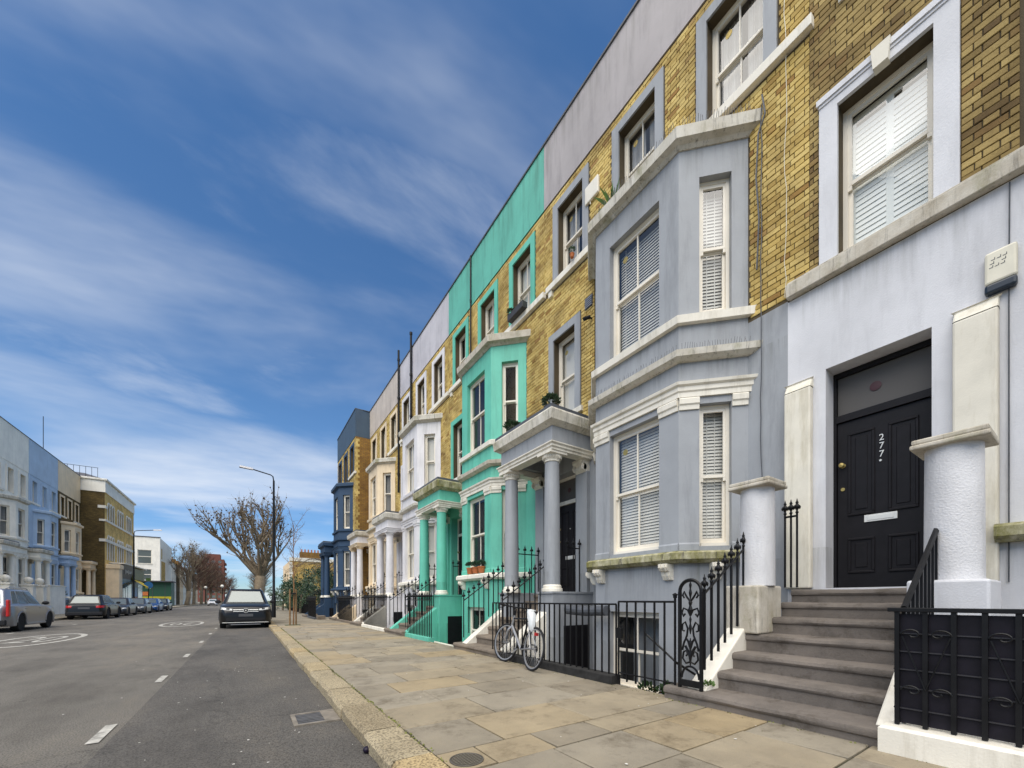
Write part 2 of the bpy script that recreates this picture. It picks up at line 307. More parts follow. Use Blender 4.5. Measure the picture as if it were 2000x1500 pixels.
    def build(s, name, mat, parent=None, loc=None, rotz=None, smooth=False, bevel=0, seg=2, kind=None, auto=False, fix=False):
        me = s.mesh(name, smooth)
        if fix:
            bm = bmesh.new(); bm.from_mesh(me); bmesh.ops.recalc_face_normals(bm, faces=bm.faces); bm.to_mesh(me); bm.free()
        if auto:
            bm = bmesh.new(); bm.from_mesh(me); bmesh.ops.remove_doubles(bm, verts=bm.verts, dist=1e-5); bmesh.ops.recalc_face_normals(bm, faces=bm.faces)
            for f in bm.faces: f.smooth = True
            for e in bm.edges: e.smooth = not (len(e.link_faces) == 2 and e.calc_face_angle(0) > R(38))
            bm.to_mesh(me); bm.free()
        return link(name, me, mat, parent, loc, rotz, bevel, seg, kind)
def link(name, me, mat, parent=None, loc=None, rotz=None, bevel=0, seg=2, kind=None):
    o = D.objects.new(name, me); COL.objects.link(o)
    if mat and len(me.materials) == 0: me.materials.append(M[mat] if isinstance(mat, str) else mat)
    if parent: o.parent = parent
    if loc: o.location = loc
    if rotz: o.rotation_euler = (0, 0, rotz)
    if bevel:
        b = o.modifiers.new('bevel', 'BEVEL'); b.width = bevel; b.segments = seg; b.limit_method = 'ANGLE'; b.angle_limit = R(40)
    if kind: o['kind'] = kind
    return o
def thing(name, label, cat, loc=(0, 0, 0), rotz=0, group=None):
    o = D.objects.new(name, None); COL.objects.link(o); o.empty_display_size = .2
    o.location = loc; o.rotation_euler = (0, 0, rotz); tag(o, label, cat, group); return o
def tag(o, label, cat, group=None):
    o['label'] = label; o['category'] = cat
    if group: o['group'] = group
    return o
def struct(o): o['kind'] = 'structure'; return o
def text_mesh(s, size, depth=.004):
    c = D.curves.new('lettering', 'FONT'); c.body = s; c.size = size; c.extrude = depth; c.align_x = 'CENTER'; c.align_y = 'CENTER'
    t = D.objects.new('lettering', c); COL.objects.link(t)
    me = D.meshes.new_from_object(t.evaluated_get(bpy.context.evaluated_depsgraph_get())); D.objects.remove(t); return me
def cam_d(X, Y): return X*sin(YAW)+Y*cos(YAW)

# ------------------------------------------------------------------ ground, road, pavements
WX = 6.05                                                # facade plane of the right-hand terrace
struct(MB().quad((-900, -300, -1.35), (900, -300, -1.35), (900, 1500, -1.35), (-900, 1500, -1.35)).build('ground', 'soil'))
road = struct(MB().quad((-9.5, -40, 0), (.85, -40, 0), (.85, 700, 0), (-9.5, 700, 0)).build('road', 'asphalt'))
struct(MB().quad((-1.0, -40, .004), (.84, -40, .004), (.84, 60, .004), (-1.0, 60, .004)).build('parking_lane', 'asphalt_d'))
def dash(Y0, Y1): MB().quad((-1.145, Y0, .008), (-1.06, Y0, .008), (-1.06, Y1, .008), (-1.145, Y1, .008)).build('bay_marking', 'roadpaint', road)
for y in (-1.3, 1.75, 4.81, 7.87, 10.98, 14.43, 17.8, 21.1, 24.3, 27.5): dash(y, y+.62)
for y in (22, 28.6, 35, 41.5, 48): MB().quad((-7.25, y, .008), (-7.15, y, .008), (-7.15, y+.6, .008), (-7.25, y+.6, .008)).build('bay_marking', 'roadpaint', road)
def roundel(cx, cy, flip):
    mb = MB(); n = 40; z = .008; A, B = .85, 2.7
    for i in range(n):
        a0, a1 = 2*pi*i/n, 2*pi*(i+1)/n
        p = lambda a, k: (cx+(A-k*.14)*cos(a), cy+(B-k*.3)*math.copysign(abs(sin(a))**.9, sin(a)), z)
        mb.quad(p(a0, 1), p(a1, 1), p(a1, 0), p(a0, 0))
    mb.build('speed_roundel', 'roadpaint', road)
    me = text_mesh('20', 1.0, 0)
    for v in me.vertices:
        x, y = v.co.x*.95, v.co.y*3.4
        v.co = (cx+(-x if flip else x), cy+(-y if flip else y), z)
    link('speed_numerals', me, 'roadpaint', road)
roundel(-5.35, 18.3, False); roundel(-2.75, 26.5, True)
# right kerb and pavement
kerb = struct(MB().box(.86, 1.1, -6, 60, -.2, .10).build('kerb', 'flag_base'))
y = -3.0; kk = [(2.72, 3.45), (3.45, 4.4)]
ys = []
yy = 2.72
while yy > -4: ys.append((yy-random.uniform(.72, .98), yy)); yy = ys[-1][0]
ys = ys[::-1]+kk; yy = 4.4
while yy < 58: ys.append((yy, yy+random.uniform(.75, 1.1))); yy = ys[-1][1]
for a, b in ys:
    mb = MB(); e = .006; x0 = .815+random.uniform(-.008, .008); zt = .13+random.uniform(-.006, .006)
    nn = 4; prof = []
    for i in range(nn+1):
        yv = a+e+(b-a-2*e)*i/nn; j = lambda s=.007: random.uniform(-s, s)
        prof.append([(x0+j(), yv, -.02), (x0+j(), yv, zt-.035+j()), (x0+.03+j(), yv, zt+j(.003)), (1.105, yv, zt+j(.003)), (1.108, yv, -.02)])
    vs = [p for r in prof for p in r]
    mb.add(vs, [(i*5+k, i*5+k+1, i*5+k+6, i*5+k+5) for i in range(nn) for k in range(4)]+[(0, 1, 2, 3, 4), tuple(nn*5+k for k in (4, 3, 2, 1, 0))])
    mb.build('kerb_stone', 'kerb', kerb, fix=True)
PX0, PX1 = 1.115, 4.05
pav = struct(MB().quad((1.10, -6, .112), (PX1, -6, .112), (PX1, 34, .112), (1.10, 34, .112)).build('pavement', 'flag_base'))
def flagmesh(x0, x1, y0, y1):
    j = lambda: random.uniform(-.005, .005); e = .008
    z = [.13+random.uniform(-.003, .003)+random.uniform(-.003, .003) for _ in range(4)]
    x0 += e; x1 -= e; y0 += e; y1 -= e; c = .008
    vs = [(x0+j(), y0+j(), .09), (x1+j(), y0+j(), .09), (x1+j(), y1+j(), .09), (x0+j(), y1+j(), .09)]
    vs += [(vs[i][0], vs[i][1], z[i]-.006) for i in range(4)]
    sg = [(1, 1), (-1, 1), (-1, -1), (1, -1)]
    vs += [(vs[i][0]+c*sg[i][0], vs[i][1]+c*sg[i][1], z[i]) for i in range(4)]
    return MB().add(vs, [(0, 1, 5, 4), (1, 2, 6, 5), (2, 3, 7, 6), (3, 0, 4, 7), (4, 5, 9, 8), (5, 6, 10, 9), (6, 7, 11, 10), (7, 4, 8, 11), (8, 9, 10, 11)])
MAN = (1.115, 1.42, 2.3, 2.66)
rows = []; yy = 2.66
while yy > -4.5: h = random.uniform(.55, .78); rows.append((yy-h, yy)); yy -= h
rows[0] = (2.3, 2.66); 
yy = 2.3; rows = [(2.3, 2.66)]
while yy > -4.5: h = random.uniform(.55, .78); rows.append((yy-h, yy)); yy -= h
yy = 2.66
while yy < 20: h = random.uniform(.52, .78); rows.append((yy, yy+h)); yy += h
for y0, y1 in rows:
    x = PX0; first = True
    if (y0, y1) == (2.3, 2.66): x = 1.42
    while x < PX1-.05:
        w = random.uniform(.55, 1.15)
        if first: w *= random.uniform(.55, 1); first = False
        if PX1-(x+w) < .35: w = PX1-x
        flagmesh(x, x+w, y0, y1).build('flagstone', 'flag', pav); x += w
M['pave_far'] = brick_tex('far_paving', (.27, .235, .175), (.20, .18, .14), (.10, .09, .06))
struct(MB().quad((1.10, 20.2, .128), (4.6, 20.2, .128), (4.6, 300, .128), (1.10, 300, .128)).build('pavement_far', 'pave_far'))
struct(MB().box(-13.0, -9.5, -40, 300, -.1, .13).build('pavement_opposite', 'pave_far'))
struct(MB().box(4.6, 60, 30.2, 300, -.4, .12).build('garden_ground', 'soil'))
struct(MB().box(-60, -13.0, -40, 300, -.4, .12).build('forecourt_ground', 'pave_far'))
# basement areas in front of the terrace
struct(MB().quad((4.05, -8, -1.15), (7, -8, -1.15), (7, 31, -1.15), (4.05, 31, -1.15)).box(3.95, 4.05, -8, 30.4, -1.3, .10).build('basement_area', 'step2'))
# gully grate
g = thing('drain_grate', 'rusty slotted iron gully grate set in the asphalt beside the kerb', 'drain', (.59, 4.58, .006))
MB().box(-.2, .2, -.22, .22, -.09, -.06).build('gully_pit', 'dark', g)
fr = MB()
for a in ((-.21, -.17, -.23, .23), (.17, .21, -.23, .23), (-.17, .17, -.23, -.19), (-.17, .17, .19, .23), (.07, .17, -.19, .19)): fr.box(a[0], a[1], a[2], a[3], -.05, .012)
fr.build('frame', plain('worn_iron', (.22, .19, .15), .6, .3, .3), g)
bar = MB().box(-.17, .07, -.011, .011, -.05, .008).mesh('bar')
for i in range(7): link('bar', bar, plain('grate_iron', (.20, .19, .18), .45, .6, .2) if i == 0 else None, g, (0, -.165+i*.055, 0))
g = thing('manhole_cover', 'small round iron cover set in a square paving frame next to the kerb', 'manhole', (1.262, 2.48, .118))
MB().box(-.142, .15, -.17, .17, -.02, .010).build('surround', 'flag', g)
MB().lathe(0, -.02, [(.118, .0), (.118, .016), (.11, .018), (.108, .014)], 32).build('cover_plate', plain('cast_iron', (.10, .09, .075), .6, .4, .3), g)
rb = MB()
for i in range(-4, 5):
    w = math.sqrt(max(0, .1**2-(i*.022)**2)); rb.box(-w, w, -.02+i*.022-.003, -.02+i*.022+.003, .012, .019); rb.box(i*.022-.003, i*.022+.003, -.02-w, -.02+w, .012, .0185)
rb.build('grid_ribs', plain('cast_iron_rib', (.16, .14, .11), .5, .4), g, kind='stuff')
b = MB().lathe(0, 0, [(.004, .0), (.022, .006), (.031, .025), (.028, .042), (.012, .054), (.003, .05)], 14).build('rotten_fruit', plain('dark_fruit', (.012, .008, .02), .35), None, (.80, 3.30, .004), smooth=True)
tag(b, 'small dark round fruit lying in the gutter by the kerb', 'fruit')
litter = MB()
for i in range(150):
    if random.random() < .45: x, y, z = random.uniform(1.2, 3.9), random.uniform(.3, 14), .1375
    else: x, y, z = random.triangular(-3, .8, .75), random.uniform(2, 16), .0085
    r = random.uniform(.006, .015); a = random.random()*6
    litter.add([(x+r*cos(a+t)*random.uniform(.5, 1.2), y+r*sin(a+t)*random.uniform(.5, 1.2), z) for t in (0, 1.3, 2.6, 3.9, 5.1)], [(0, 1, 2, 3, 4)])
tag(litter.build('litter_specks', plain('pale_litter', (.62, .6, .55), .8), kind='stuff'), 'pale specks of gum and petals scattered over paving and asphalt', 'litter')
moss = MB()
for i in range(2600):
    t = random.random(); yv = random.uniform(.5, 18)
    if t < .45: x, z = 1.112+random.gauss(0, .012), .128
    elif t < .9: x, z = 3.98+random.gauss(0, .05)-abs(random.gauss(0, .05)), .128
    else: x, z = random.uniform(1.2, 3.9), .122
    r = random.uniform(.005, .016); a = random.random()*6
    moss.add([(x+r*cos(a), yv+r*sin(a), z), (x+r*cos(a+2.1), yv+r*sin(a+2.1), z), (x+r*cos(a+4.2)*.6, yv+r*sin(a+4.2)*.6, z+random.uniform(.004, .016))], [(0, 1, 2)])
tag(moss.build('moss', plain('joint_moss', (.13, .14, .03), .95, 0, .4), kind='stuff'), 'green moss growing in the joints along kerb and railings', 'moss')

# ------------------------------------------------------------------ windows and doors
def make_window(H, u, v, z, w, h, rot=0, blind='venetian', bar=True, fmat='frame', split=.5, sticker=False, slats=False):
    """sash window as a part of H; local x along the wall, y outward, origin at the sill centre"""
    if H.mir is not None: u = H.mir-u; rot = -rot
    f = MB(); t = .045; hw = w/2
    f.box(-hw, -hw+t, -.10, 0, 0, h).box(hw-t, hw, -.10, 0, 0, h).box(-hw+t, hw-t, -.10, 0, h-t, h).box(-hw+t, hw-t, -.11, .02, 0, .055)
    a, b = -hw+t, hw-t; zm = h*split; r = .038
    # upper sash (outer), lower sash (inner)
    f.box(a, a+r, -.045, -.012, zm-.02, h-t).box(b-r, b, -.045, -.012, zm-.02, h-t).box(a+r, b-r, -.045, -.012, h-t-.05, h-t).box(a+r, b-r, -.045, -.008, zm-.022, zm+.022)
    f.box(a, a+r, -.085, -.05, .055, zm).box(b-r, b, -.085, -.05, .055, zm).box(a+r, b-r, -.085, -.05, .055, .13).box(a+r, b-r, -.085, -.05, zm-.04, zm)
    for s in (a, b-r): f.box(s, s+r, -.045, -.012, zm-.075, zm-.0225)
    if bar: f.box(-.011, .011, -.040, -.018, zm+.022, h-t-.05); f.box(-.011, .011, -.08, -.056, .13, zm-.04)
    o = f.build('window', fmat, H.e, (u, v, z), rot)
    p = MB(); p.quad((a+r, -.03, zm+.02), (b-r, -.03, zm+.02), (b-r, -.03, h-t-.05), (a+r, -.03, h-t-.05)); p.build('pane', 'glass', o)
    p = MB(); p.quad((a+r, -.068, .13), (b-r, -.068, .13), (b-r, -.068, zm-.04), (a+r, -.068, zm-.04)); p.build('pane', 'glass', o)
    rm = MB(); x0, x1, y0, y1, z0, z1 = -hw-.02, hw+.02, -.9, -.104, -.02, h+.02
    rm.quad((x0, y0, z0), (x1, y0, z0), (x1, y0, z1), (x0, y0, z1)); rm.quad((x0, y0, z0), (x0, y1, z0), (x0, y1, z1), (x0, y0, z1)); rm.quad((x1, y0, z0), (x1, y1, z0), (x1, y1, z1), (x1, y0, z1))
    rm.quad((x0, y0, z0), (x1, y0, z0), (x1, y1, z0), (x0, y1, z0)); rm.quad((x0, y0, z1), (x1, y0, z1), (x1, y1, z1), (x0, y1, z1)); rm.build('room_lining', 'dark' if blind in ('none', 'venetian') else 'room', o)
    if blind == 'venetian':
        s = MB(); k = .05; n = int((h-.16)/k); g = [(a+.01, b-.01)]
        for i in range(n):
            zz = .10+i*k
            for xa, xb in g: s.quad((xa, -.138, zz), (xb, -.138, zz), (xb, -.156, zz+.0465), (xa, -.156, zz+.0465))
        for xx in (a+.12, b-.12): s.box(xx-.006, xx+.006, -.139, -.137, .1, h-.06)
        s.build('blind_slats', 'blind', o, kind='stuff')
    elif blind == 'shutter':
        s = MB()
        for xa, xb in ((a, a+.05), (-.035, .035), (b-.05, b)): s.box(xa, xb, -.15, -.12, .06, h-.05)
        for zz in (.06, zm-.04, h-.13): s.box(a+.05, b-.05, -.149, -.121, zz, zz+.08)
        s.build('shutter_frame', 'shutter', o)
        sl = MB().box(a+.05, -.035, -.118, -.112, 0, .068).mesh('louvre')
        for v_ in sl.vertices: v_.co.y -= v_.co.z*.16
        n = int((h-.3)/.066)
        for i in range(n):
            for dx_ in (0, -a-.015): link('louvre', sl, 'shutter', o, (dx_, 0, .15+i*.066))
    elif blind == 'curtain':
        s = MB(); n = 26
        for side in (-1, 1):
            pts = [(side*(hw-.06-(hw*.75)*i/n), -.16+.018*sin(i*1.9), ) for i in range(n+1)]
            for i in range(n): s.quad((pts[i][0], pts[i][1], .06), (pts[i+1][0], pts[i+1][1], .06), (pts[i+1][0], pts[i+1][1], h-.06), (pts[i][0], pts[i][1], h-.06))
        s.build('curtain', 'curtain', o)
    elif blind == 'roller':
        MB().quad((a, -.13, h*.03), (b, -.13, h*.03), (b, -.13, h-.05), (a, -.13, h-.05)).build('roller_blind', 'blind' , o)
    if sticker:
        st = MB().lathe(0, 0, [(.052, 0), (.052, .002), (.0, .003)], 20, axis='y').lathe(0, .0025, [(.038, 0), (.038, .0015), (.03, .0016), (.03, .0002)], 20, cap=False, axis='y')
        st.build('round_sticker', 'brass', o, (b-.2, -.028, h-.33))
    return o
def make_door(H, u, v, z, w, h, tz, mat='blackpaint', number=None, fan=True):
    """panelled door with transom light above"""
    if H.mir is not None: u = H.mir-u
    d = MB(); hw = w/2
    d.box(-hw, hw, -.06, -.02, 0, h)
    px = [(-hw+.11, -.06), (.06, hw-.11)]; pz = [(.18, .62), (.90, h-.16)]
    for xs in px:
        for zs in pz:
            x0, x1 = xs; z0, z1 = zs; m = .03
            for q in ((x0, x1, z0, z0+m), (x0, x1, z1-m, z1), (x0, x0+m, z0+m, z1-m), (x1-m, x1, z0+m, z1-m)): d.box(q[0], q[1], -.03, -.004, q[2], q[3])
            d.box(x0+.07, x1-.07, -.03, -.012, z0+.07, z1-.07)
    o = d.build('front_door', mat, H.e, (u, v, z), 0, bevel=.006, seg=1)
    f = MB().box(-hw-.07, -hw-.003, -.1, 0, 0, tz).box(hw+.003, hw+.07, -.1, 0, 0, tz).box(-hw-.07, hw+.07, -.1, .0, tz, tz+.06).box(-hw-.003, hw+.003, -.09, .01, h+.004, h+.09)
    f.build('door_frame', mat if number else H.st['trim'], o)
    MB().box(-hw, hw, -.06, -.045, h+.09, tz).build('transom_light', plain('grey_transom_panel', (.085, .078, .072), .6) , o)
    MB().lathe(.06, -.04, [(.055, 0), (.055, .004), (.04, .005), (.012, .006)], 20, axis='y', cz=(h+tz)/2+.05).build('round_sticker', plain('dark_red_disc', (.06, .015, .015), .4), o)
    MB().box(-.14, .16, -.02, -.008, .80, .885).box(-.11, .13, -.008, -.003, .818, .868).build('letter_box', 'chrome', o, bevel=.003)
    k = MB().lathe(hw-.06, -.02, [(.028, 0), (.028, .01), (.012, .012), (.012, .035), (.03, .045), (.026, .07), (.0, .075)], 14, axis='y', cz=1.55)
    k.lathe(hw-.06, -.02, [(.022, 0), (.022, .012)], 12, axis='y', cz=1.25).build('door_knob', 'brass', o, smooth=False)
    MB().lathe(.01, -.02, [(.013, 0), (.012, .006)], 12, axis='y', cz=1.52).build('spy_hole', 'chrome', o)
    if number:
        for i, ch in enumerate(number):
            me = text_mesh(ch, .108, .004)
            for vv in me.vertices: vv.co = (-vv.co.x*.9, vv.co.z-.016, vv.co.y)   # seen from outside x runs right to left
            link('door_numeral', me, 'chrome', o, (.0, 0, 1.79-i*.098))
    return o

# ------------------------------------------------------------------ terraced house
BZ = -1.2
class House: pass
def brick_field(H, u0, u1, z0, z1, holes, mat, keep=300, zsplit=None):
    L_, Hh, J = .215, .065, .01
    rest = MB(H.mir); full = []
    n = int((z1-z0)/(Hh+J))
    for c in range(n):
        za = z0+c*(Hh+J)+J/2; zb = za+Hh; zc_ = (za+zb)/2
        iv = [(u0, u1)]
        for h in holes:
            if h[2]-.02 < zc_ < h[3]+.02:
                nv = []
                for a, b in iv:
                    if h[1] <= a or h[0] >= b: nv.append((a, b)); continue
                    if h[0]-a > .02: nv.append((a, h[0]))
                    if b-h[1] > .02: nv.append((h[1], b))
                iv = nv
        off = (c % 2)*.16875+random.uniform(-.006, .006)
        for a, b in iv:
            x = math.floor((a-off)/.3375)*.3375+off-.3375; hd = False
            while x < b:
                w_ = .1025 if hd else L_
                sa, sb = max(a+.002, x+J/2), min(b-.002, x+J/2+w_)
                if sb-sa > .025:
                    pr = .012+random.uniform(-.003, .004); dz = random.uniform(-.002, .002)
                    if sb-sa > .213: full.append((sa, za+dz, pr))
                    else: rest.cboxv(sa, sb, pr, za+dz, zb+dz)
                x += w_+J; hd = not hd
    def size(t):
        p = H.world(t[0]+.1, 0, t[1]); d = cam_d(p[0], p[1]); r = p[0]*cos(YAW)-p[1]*sin(YAW)
        px = 1000+FPX*r/d if d > .3 else 1e6; py = HORIZ-FPX*(p[2]-CAMH)/d if d > .3 else 1e6
        vis = 0 < px < 2000 and 0 < py < 1500
        return (1 if vis else 0, -d)
    full.sort(key=size, reverse=True)
    ms = []
    for i in range(4):
        b = MB(); b.cboxv(0, L_, 0, 0, Hh); m = b.mesh('brick')
        for v in m.vertices: v.co += Vector((random.uniform(-.0015, .0015), 0, random.uniform(-.002, .002)))
        ms.append(m)
    for t in full[:keep]:
        x = t[0] if H.mir is None else H.mir-t[0]-L_
        link('brick', random.choice(ms), mat, H.e, (x, t[2], t[1]))
    for t in full[keep:]: rest.cboxv(t[0], t[0]+L_, t[2], t[1], t[1]+Hh)
    if rest.v: rest.build('brickwork', mat, H.e, kind='stuff')
def cboxv(s, a, b, pr, z0, z1):
    c = .004; y0 = -.015
    return s.add([(a, y0, z0), (b, y0, z0), (b, y0, z1), (a, y0, z1), (a, pr-c, z0), (b, pr-c, z0), (b, pr-c, z1), (a, pr-c, z1), (a+c, pr, z0+c), (b-c, pr, z0+c), (b-c, pr, z1-c), (a+c, pr, z1-c)],
                 [(0, 4, 5, 1), (1, 5, 6, 2), (2, 6, 7, 3), (3, 7, 4, 0), (4, 8, 9, 5), (5, 9, 10, 6), (6, 10, 11, 7), (7, 11, 8, 4), (8, 11, 10, 9)])
MB.cboxv = cboxv
BAY0 = [(.76, 0), (1.43, .67), (3.13, .67), (3.8, 0)]
def house(ox, oy, rotz, label, st):
    H = House(); H.st = st; H.mir = 5.5 if st.get('mir') else None
    H.e = thing('terraced_house', label, 'house', (ox, oy, 0), rotz, 'terraced houses along the street')
    c_, s_ = cos(rotz), sin(rotz)
    H.world = lambda u, v, z: (ox+c_*(u if H.mir is None else 5.5-u)-s_*v, oy+s_*(u if H.mir is None else 5.5-u)+c_*v, z)
    mb = lambda: MB(H.mir)
    e = H.e; is277 = st.get('k') == -1; lod = st.get('lod', 0); ztop = st.get('top', 12.28); zb_ = 10.72
    wallm, trim, sur = st['wall'], st['trim'], st['sur']
    tw = [(.96, .83), (2.74, .83), (4.57, .83)]
    top_holes = [(c-w/2, c+w/2, 8.70, 10.34) for c, w in tw]
    side = (4.38, 5.20, 5.44, 7.30) if is277 else (4.40, 5.14, 5.44, 7.34)
    door = (4.40, 5.33, 1.38, 4.13)
    O, A, N = (0, 0), (1, 0), (0, 1)
    low = 5.22 if is277 else 5.06
    # stucco ground storey
    w = mb().holed(O, A, N, 3.7, 5.75, BZ, low, [door], .27)
    w.holed(O, A, N, .25 if not is277 else -.5, 3.7, BZ, 5.24, [], .2); w.build('stucco_wall', wallm, e)
    # upper wall
    um = st.get('upper', 'mortar')
    uw = mb().holed((0, -.001), A, N, 0, 5.5, 5.24, zb_, top_holes+[side], .2); uw.holed((0, -.001), A, N, 3.7, 5.5, low, 5.24, [], .2)
    uw.build('upper_wall', um, e)
    if um == 'mortar' and not lod:
        hl = [(a-.19, b+.19, c-.02, d+.20) for a, b, c, d in top_holes]+[(side[0]-.19, side[1]+.19, side[2]-.02, side[3]+.2), (.74, 3.82, 4, 8.12), (-.1, 5.6, 8.53, 8.71)]
        if is277: hl[-1] = (0, .1, 8.53, 8.54); hl.append((3.8, 5.75, 5.1, 5.45))
        brick_field(H, 0, 5.5, low if not is277 else 5.44, zb_, hl+([(0, .8, 4.5, 5.26)] if not is277 else []), st.get('brick', 'brick_y'))
    # body behind
    mb().box(.002, 5.498, -9, -1.1, BZ, ztop-.5).build('house_body', wallm if lod else 'mortar', e)
    sdw = mb()
    for x in (.002, 5.498): sdw.quad((x, -1.1, BZ), (x, -.002, BZ), (x, -.002, ztop-.05), (x, -1.1, ztop-.05))
    sdw.build('party_wall', st.get('side', um), e)
    # parapet
    mb().box(0.004, 5.496, -.35, .022, zb_, ztop).build('parapet', st['par'], e)
    mb().box(-.002, 5.502, -.38, .05, ztop, ztop+.045).build('coping', 'lead', e)
    # surrounds, sills
    for (a, b, z0, z1) in top_holes+[side]:
        t = .17; s = mb()
        if is277 and z0 < 6:
            t = .185
            s.box(a-t, a, 0, .045, z0-.01, z1+t).box(b, b+t, 0, .045, z0-.01, z1+t).box(a, b, 0, .045, z1, z1+t).box(a-t-.02, b+t+.02, 0, .075, z1+t-.05, z1+t+.02).box(a-t, b+t, .045, .058, z1+t-.085, z1+t-.05)
            s.build('window_surround', sur, e)
            m = (a+b)/2; mb().ext([(m-.065, z1-.01), (m+.065, z1-.01), (m+.085, z1+t+.035), (m-.085, z1+t+.035)], lambda p, q, t_: (p, t_, q), .0, .1).build('keystone', 'ivory', e)
            continue
        s.box(a-t, a, 0, .034, z0-.005, z1+t).box(b, b+t, 0, .034, z0-.005, z1+t).box(a, b, 0, .034, z1, z1+t)
        s.build('window_surround', sur, e)
    if is277:
        mb().box(-.3, 5.74, -.02, .10, 5.23, 5.40).box(-.3, 5.74, -.02, .06, 5.40, 5.445).build('string_course', 'band_st', e, bevel=.008)
        for c, w_ in tw: mb().sweep([(c-.62, 0), (c+.62, 0)], [(-.02, 8.52), (.04, 8.52), (.06, 8.58), (.10, 8.60), (.10, 8.67), (.0, 8.70)]).build('window_sill', 'white', e)
    else:
        for u0, u1 in ((-.05, 1.75), (3.72, 5.35)): mb().box(u0, u1, -.02, .095, 8.55, 8.69).build('window_sill', 'white', e, bevel=.006)
        for u0 in (3.78, 5.15): mb().box(u0, u0+.12, 0, .07, 8.41, 8.549).build('sill_bracket', 'white', e)
        mb().box(side[0]-.25, side[1]+.3, -.02, .07, side[2]-.12, side[2]-.008).build('window_sill', 'white', e)
    bl = st.get('blinds', ['curtain', 'curtain', 'curtain', 'none'])
    for i, (c, w_) in enumerate(tw): make_window(H, c, -.15, 8.70, w_, 1.64, 0, bl[i], not lod and i != 9, sticker=(st.get('k') == 0))
    make_window(H, (side[0]+side[1])/2, -.15, side[2], side[1]-side[0], side[3]-side[2], 0, 'shutter' if is277 else bl[3], False, sticker=(st.get('k') == 0))
    # ---- canted bay
    bs_ = -.32 if is277 else 0; BAY = [(x_+bs_, y_) for x_, y_ in BAY0]; cl = math.hypot(.67, .67); bw = mb()
    bh = [(.85-.51, .85+.51, -.30, 1.03), (.85-.51, .85+.51, 2.03, 4.14), (.85-.51, .85+.51, 5.49, 7.50)]
    faces = []
    for i in range(3):
        P, Q = Vector(BAY[i]), Vector(BAY[i+1]); A_ = (Q-P).normalized(); N_ = Vector((-A_.y, A_.x)); faces.append((P, A_, N_, (Q-P).length))
    ch0 = [(.22, .66, 2.03, 4.14), (.22, .66, 5.49, 7.50)]; ch2 = [(cl-.66, cl-.22, 2.03, 4.14), (cl-.66, cl-.22, 5.49, 7.50)]
    for (P, A_, N_, ln), hs_ in zip(faces, (ch0, bh, ch2)): bw.holed(P, A_, N_, 0, ln, BZ, 7.97, hs_, .16)
    bw.add([(p[0], p[1], 7.97) for p in BAY], [(0, 1, 2, 3)]); bw.build('bay_wall', st.get('bay', wallm), e)
    bb = st.get('bayblind', 'venetian')
    for (P, A_, N_, ln), hs_ in zip(faces, (ch0, bh, ch2)):
        for a, b, z0, z1 in hs_:
            p = P+A_*((a+b)/2)-N_*.10
            make_window(H, p.x, p.y, z0, b-a, z1-z0, math.atan2(A_.y, A_.x), bb if z0 > 1 else 'none', (b-a) > .6 and not lod, split=.5, sticker=(st.get('k') == 0 and b-a > .6 and z0 > 1))
    P0 = (.76-.12+bs_, -.12); P3 = (3.8+.12+bs_, -.12); plan = [P0, BAY[1], BAY[2], P3]
    def mould(name, prof, mat, **k): return mb().sweep(plan, prof).build(name, mat, e, **k)
    mould('bay_cornice', [(-.05, 7.93), (.02, 7.93), (.06, 7.97), (.14, 8.0), (.15, 8.16), (.10, 8.20), (-.4, 8.22), (-.4, 7.93)], st.get('cornice', 'white_st'))
    mould('bay_sill', [(-.02, 5.33), (.075, 5.33), (.085, 5.44), (.0, 5.485), (-.1, 5.485)], trim if not is277 else 'white')
    mould('bay_string_course', [(-.02, 4.77), (.06, 4.77), (.13, 4.81), (.14, 4.90), (.02, 4.93), (-.05, 4.93)], st.get('cornice', 'white_st'))
    mould('bay_entablature', [(-.02, 4.24), (.035, 4.24), (.035, 4.31), (.055, 4.33), (.055, 4.39), (.09, 4.41), (.10, 4.45), (-.02, 4.47)], trim)
    mb().sweep(plan if not is277 else plan[:3]+[(3.48, .02), (3.96, .02)], [(-.1, 1.78), (.10, 1.78), (.17, 1.83), (.17, 1.92), (.13, 1.95), (-.12, 1.965)]).build('bay_stone_sill', st.get('sillm', 'moss_st'), e)
    # pilaster capitals and bases on the bay
    for (P, A_, N_, ln), spans in zip(faces, (((0, .22), (.66, cl)), ((0, .34), (1.36, 1.70)), ((0, cl-.66), (cl-.22, cl)))):
        for a, b in spans:
            p0, p1 = P+A_*(a+.004), P+A_*(b-.004)
            mb().sweep([p0, p1], [(-.02, 4.06), (.025, 4.06), (.03, 4.12), (.05, 4.14), (.055, 4.21), (.03, 4.235), (-.02, 4.235)]).build('pilaster_capital', trim, e)
            mb().sweep([p0, p1], [(-.02, 1.967), (.02, 1.967), (.02, 2.06), (.006, 2.085), (-.02, 2.085)]).build('pilaster_base', st.get('bay', wallm), e)
    # scrolled brackets under the stone sill
    def bracket(P, N_, A_):
        m = mb(); pr = [(.0, 1.775), (.17, 1.775), (.175, 1.72), (.14, 1.67), (.10, 1.66), (.085, 1.60), (.05, 1.54), (.0, 1.53)]
        for a0, a1, k in ((-.075, .075, 1), (-.05, -.02, 1.12), (.02, .05, 1.12)):
            m.ext([(o*k, zz if zz > 1.77 else zz-.004*(k > 1)) for o, zz in pr], lambda o, zz, t_: (P.x+N_.x*o+A_.x*t_, P.y+N_.y*o+A_.y*t_, zz), a0, a1)
        m.build('sill_bracket', 'white', e)
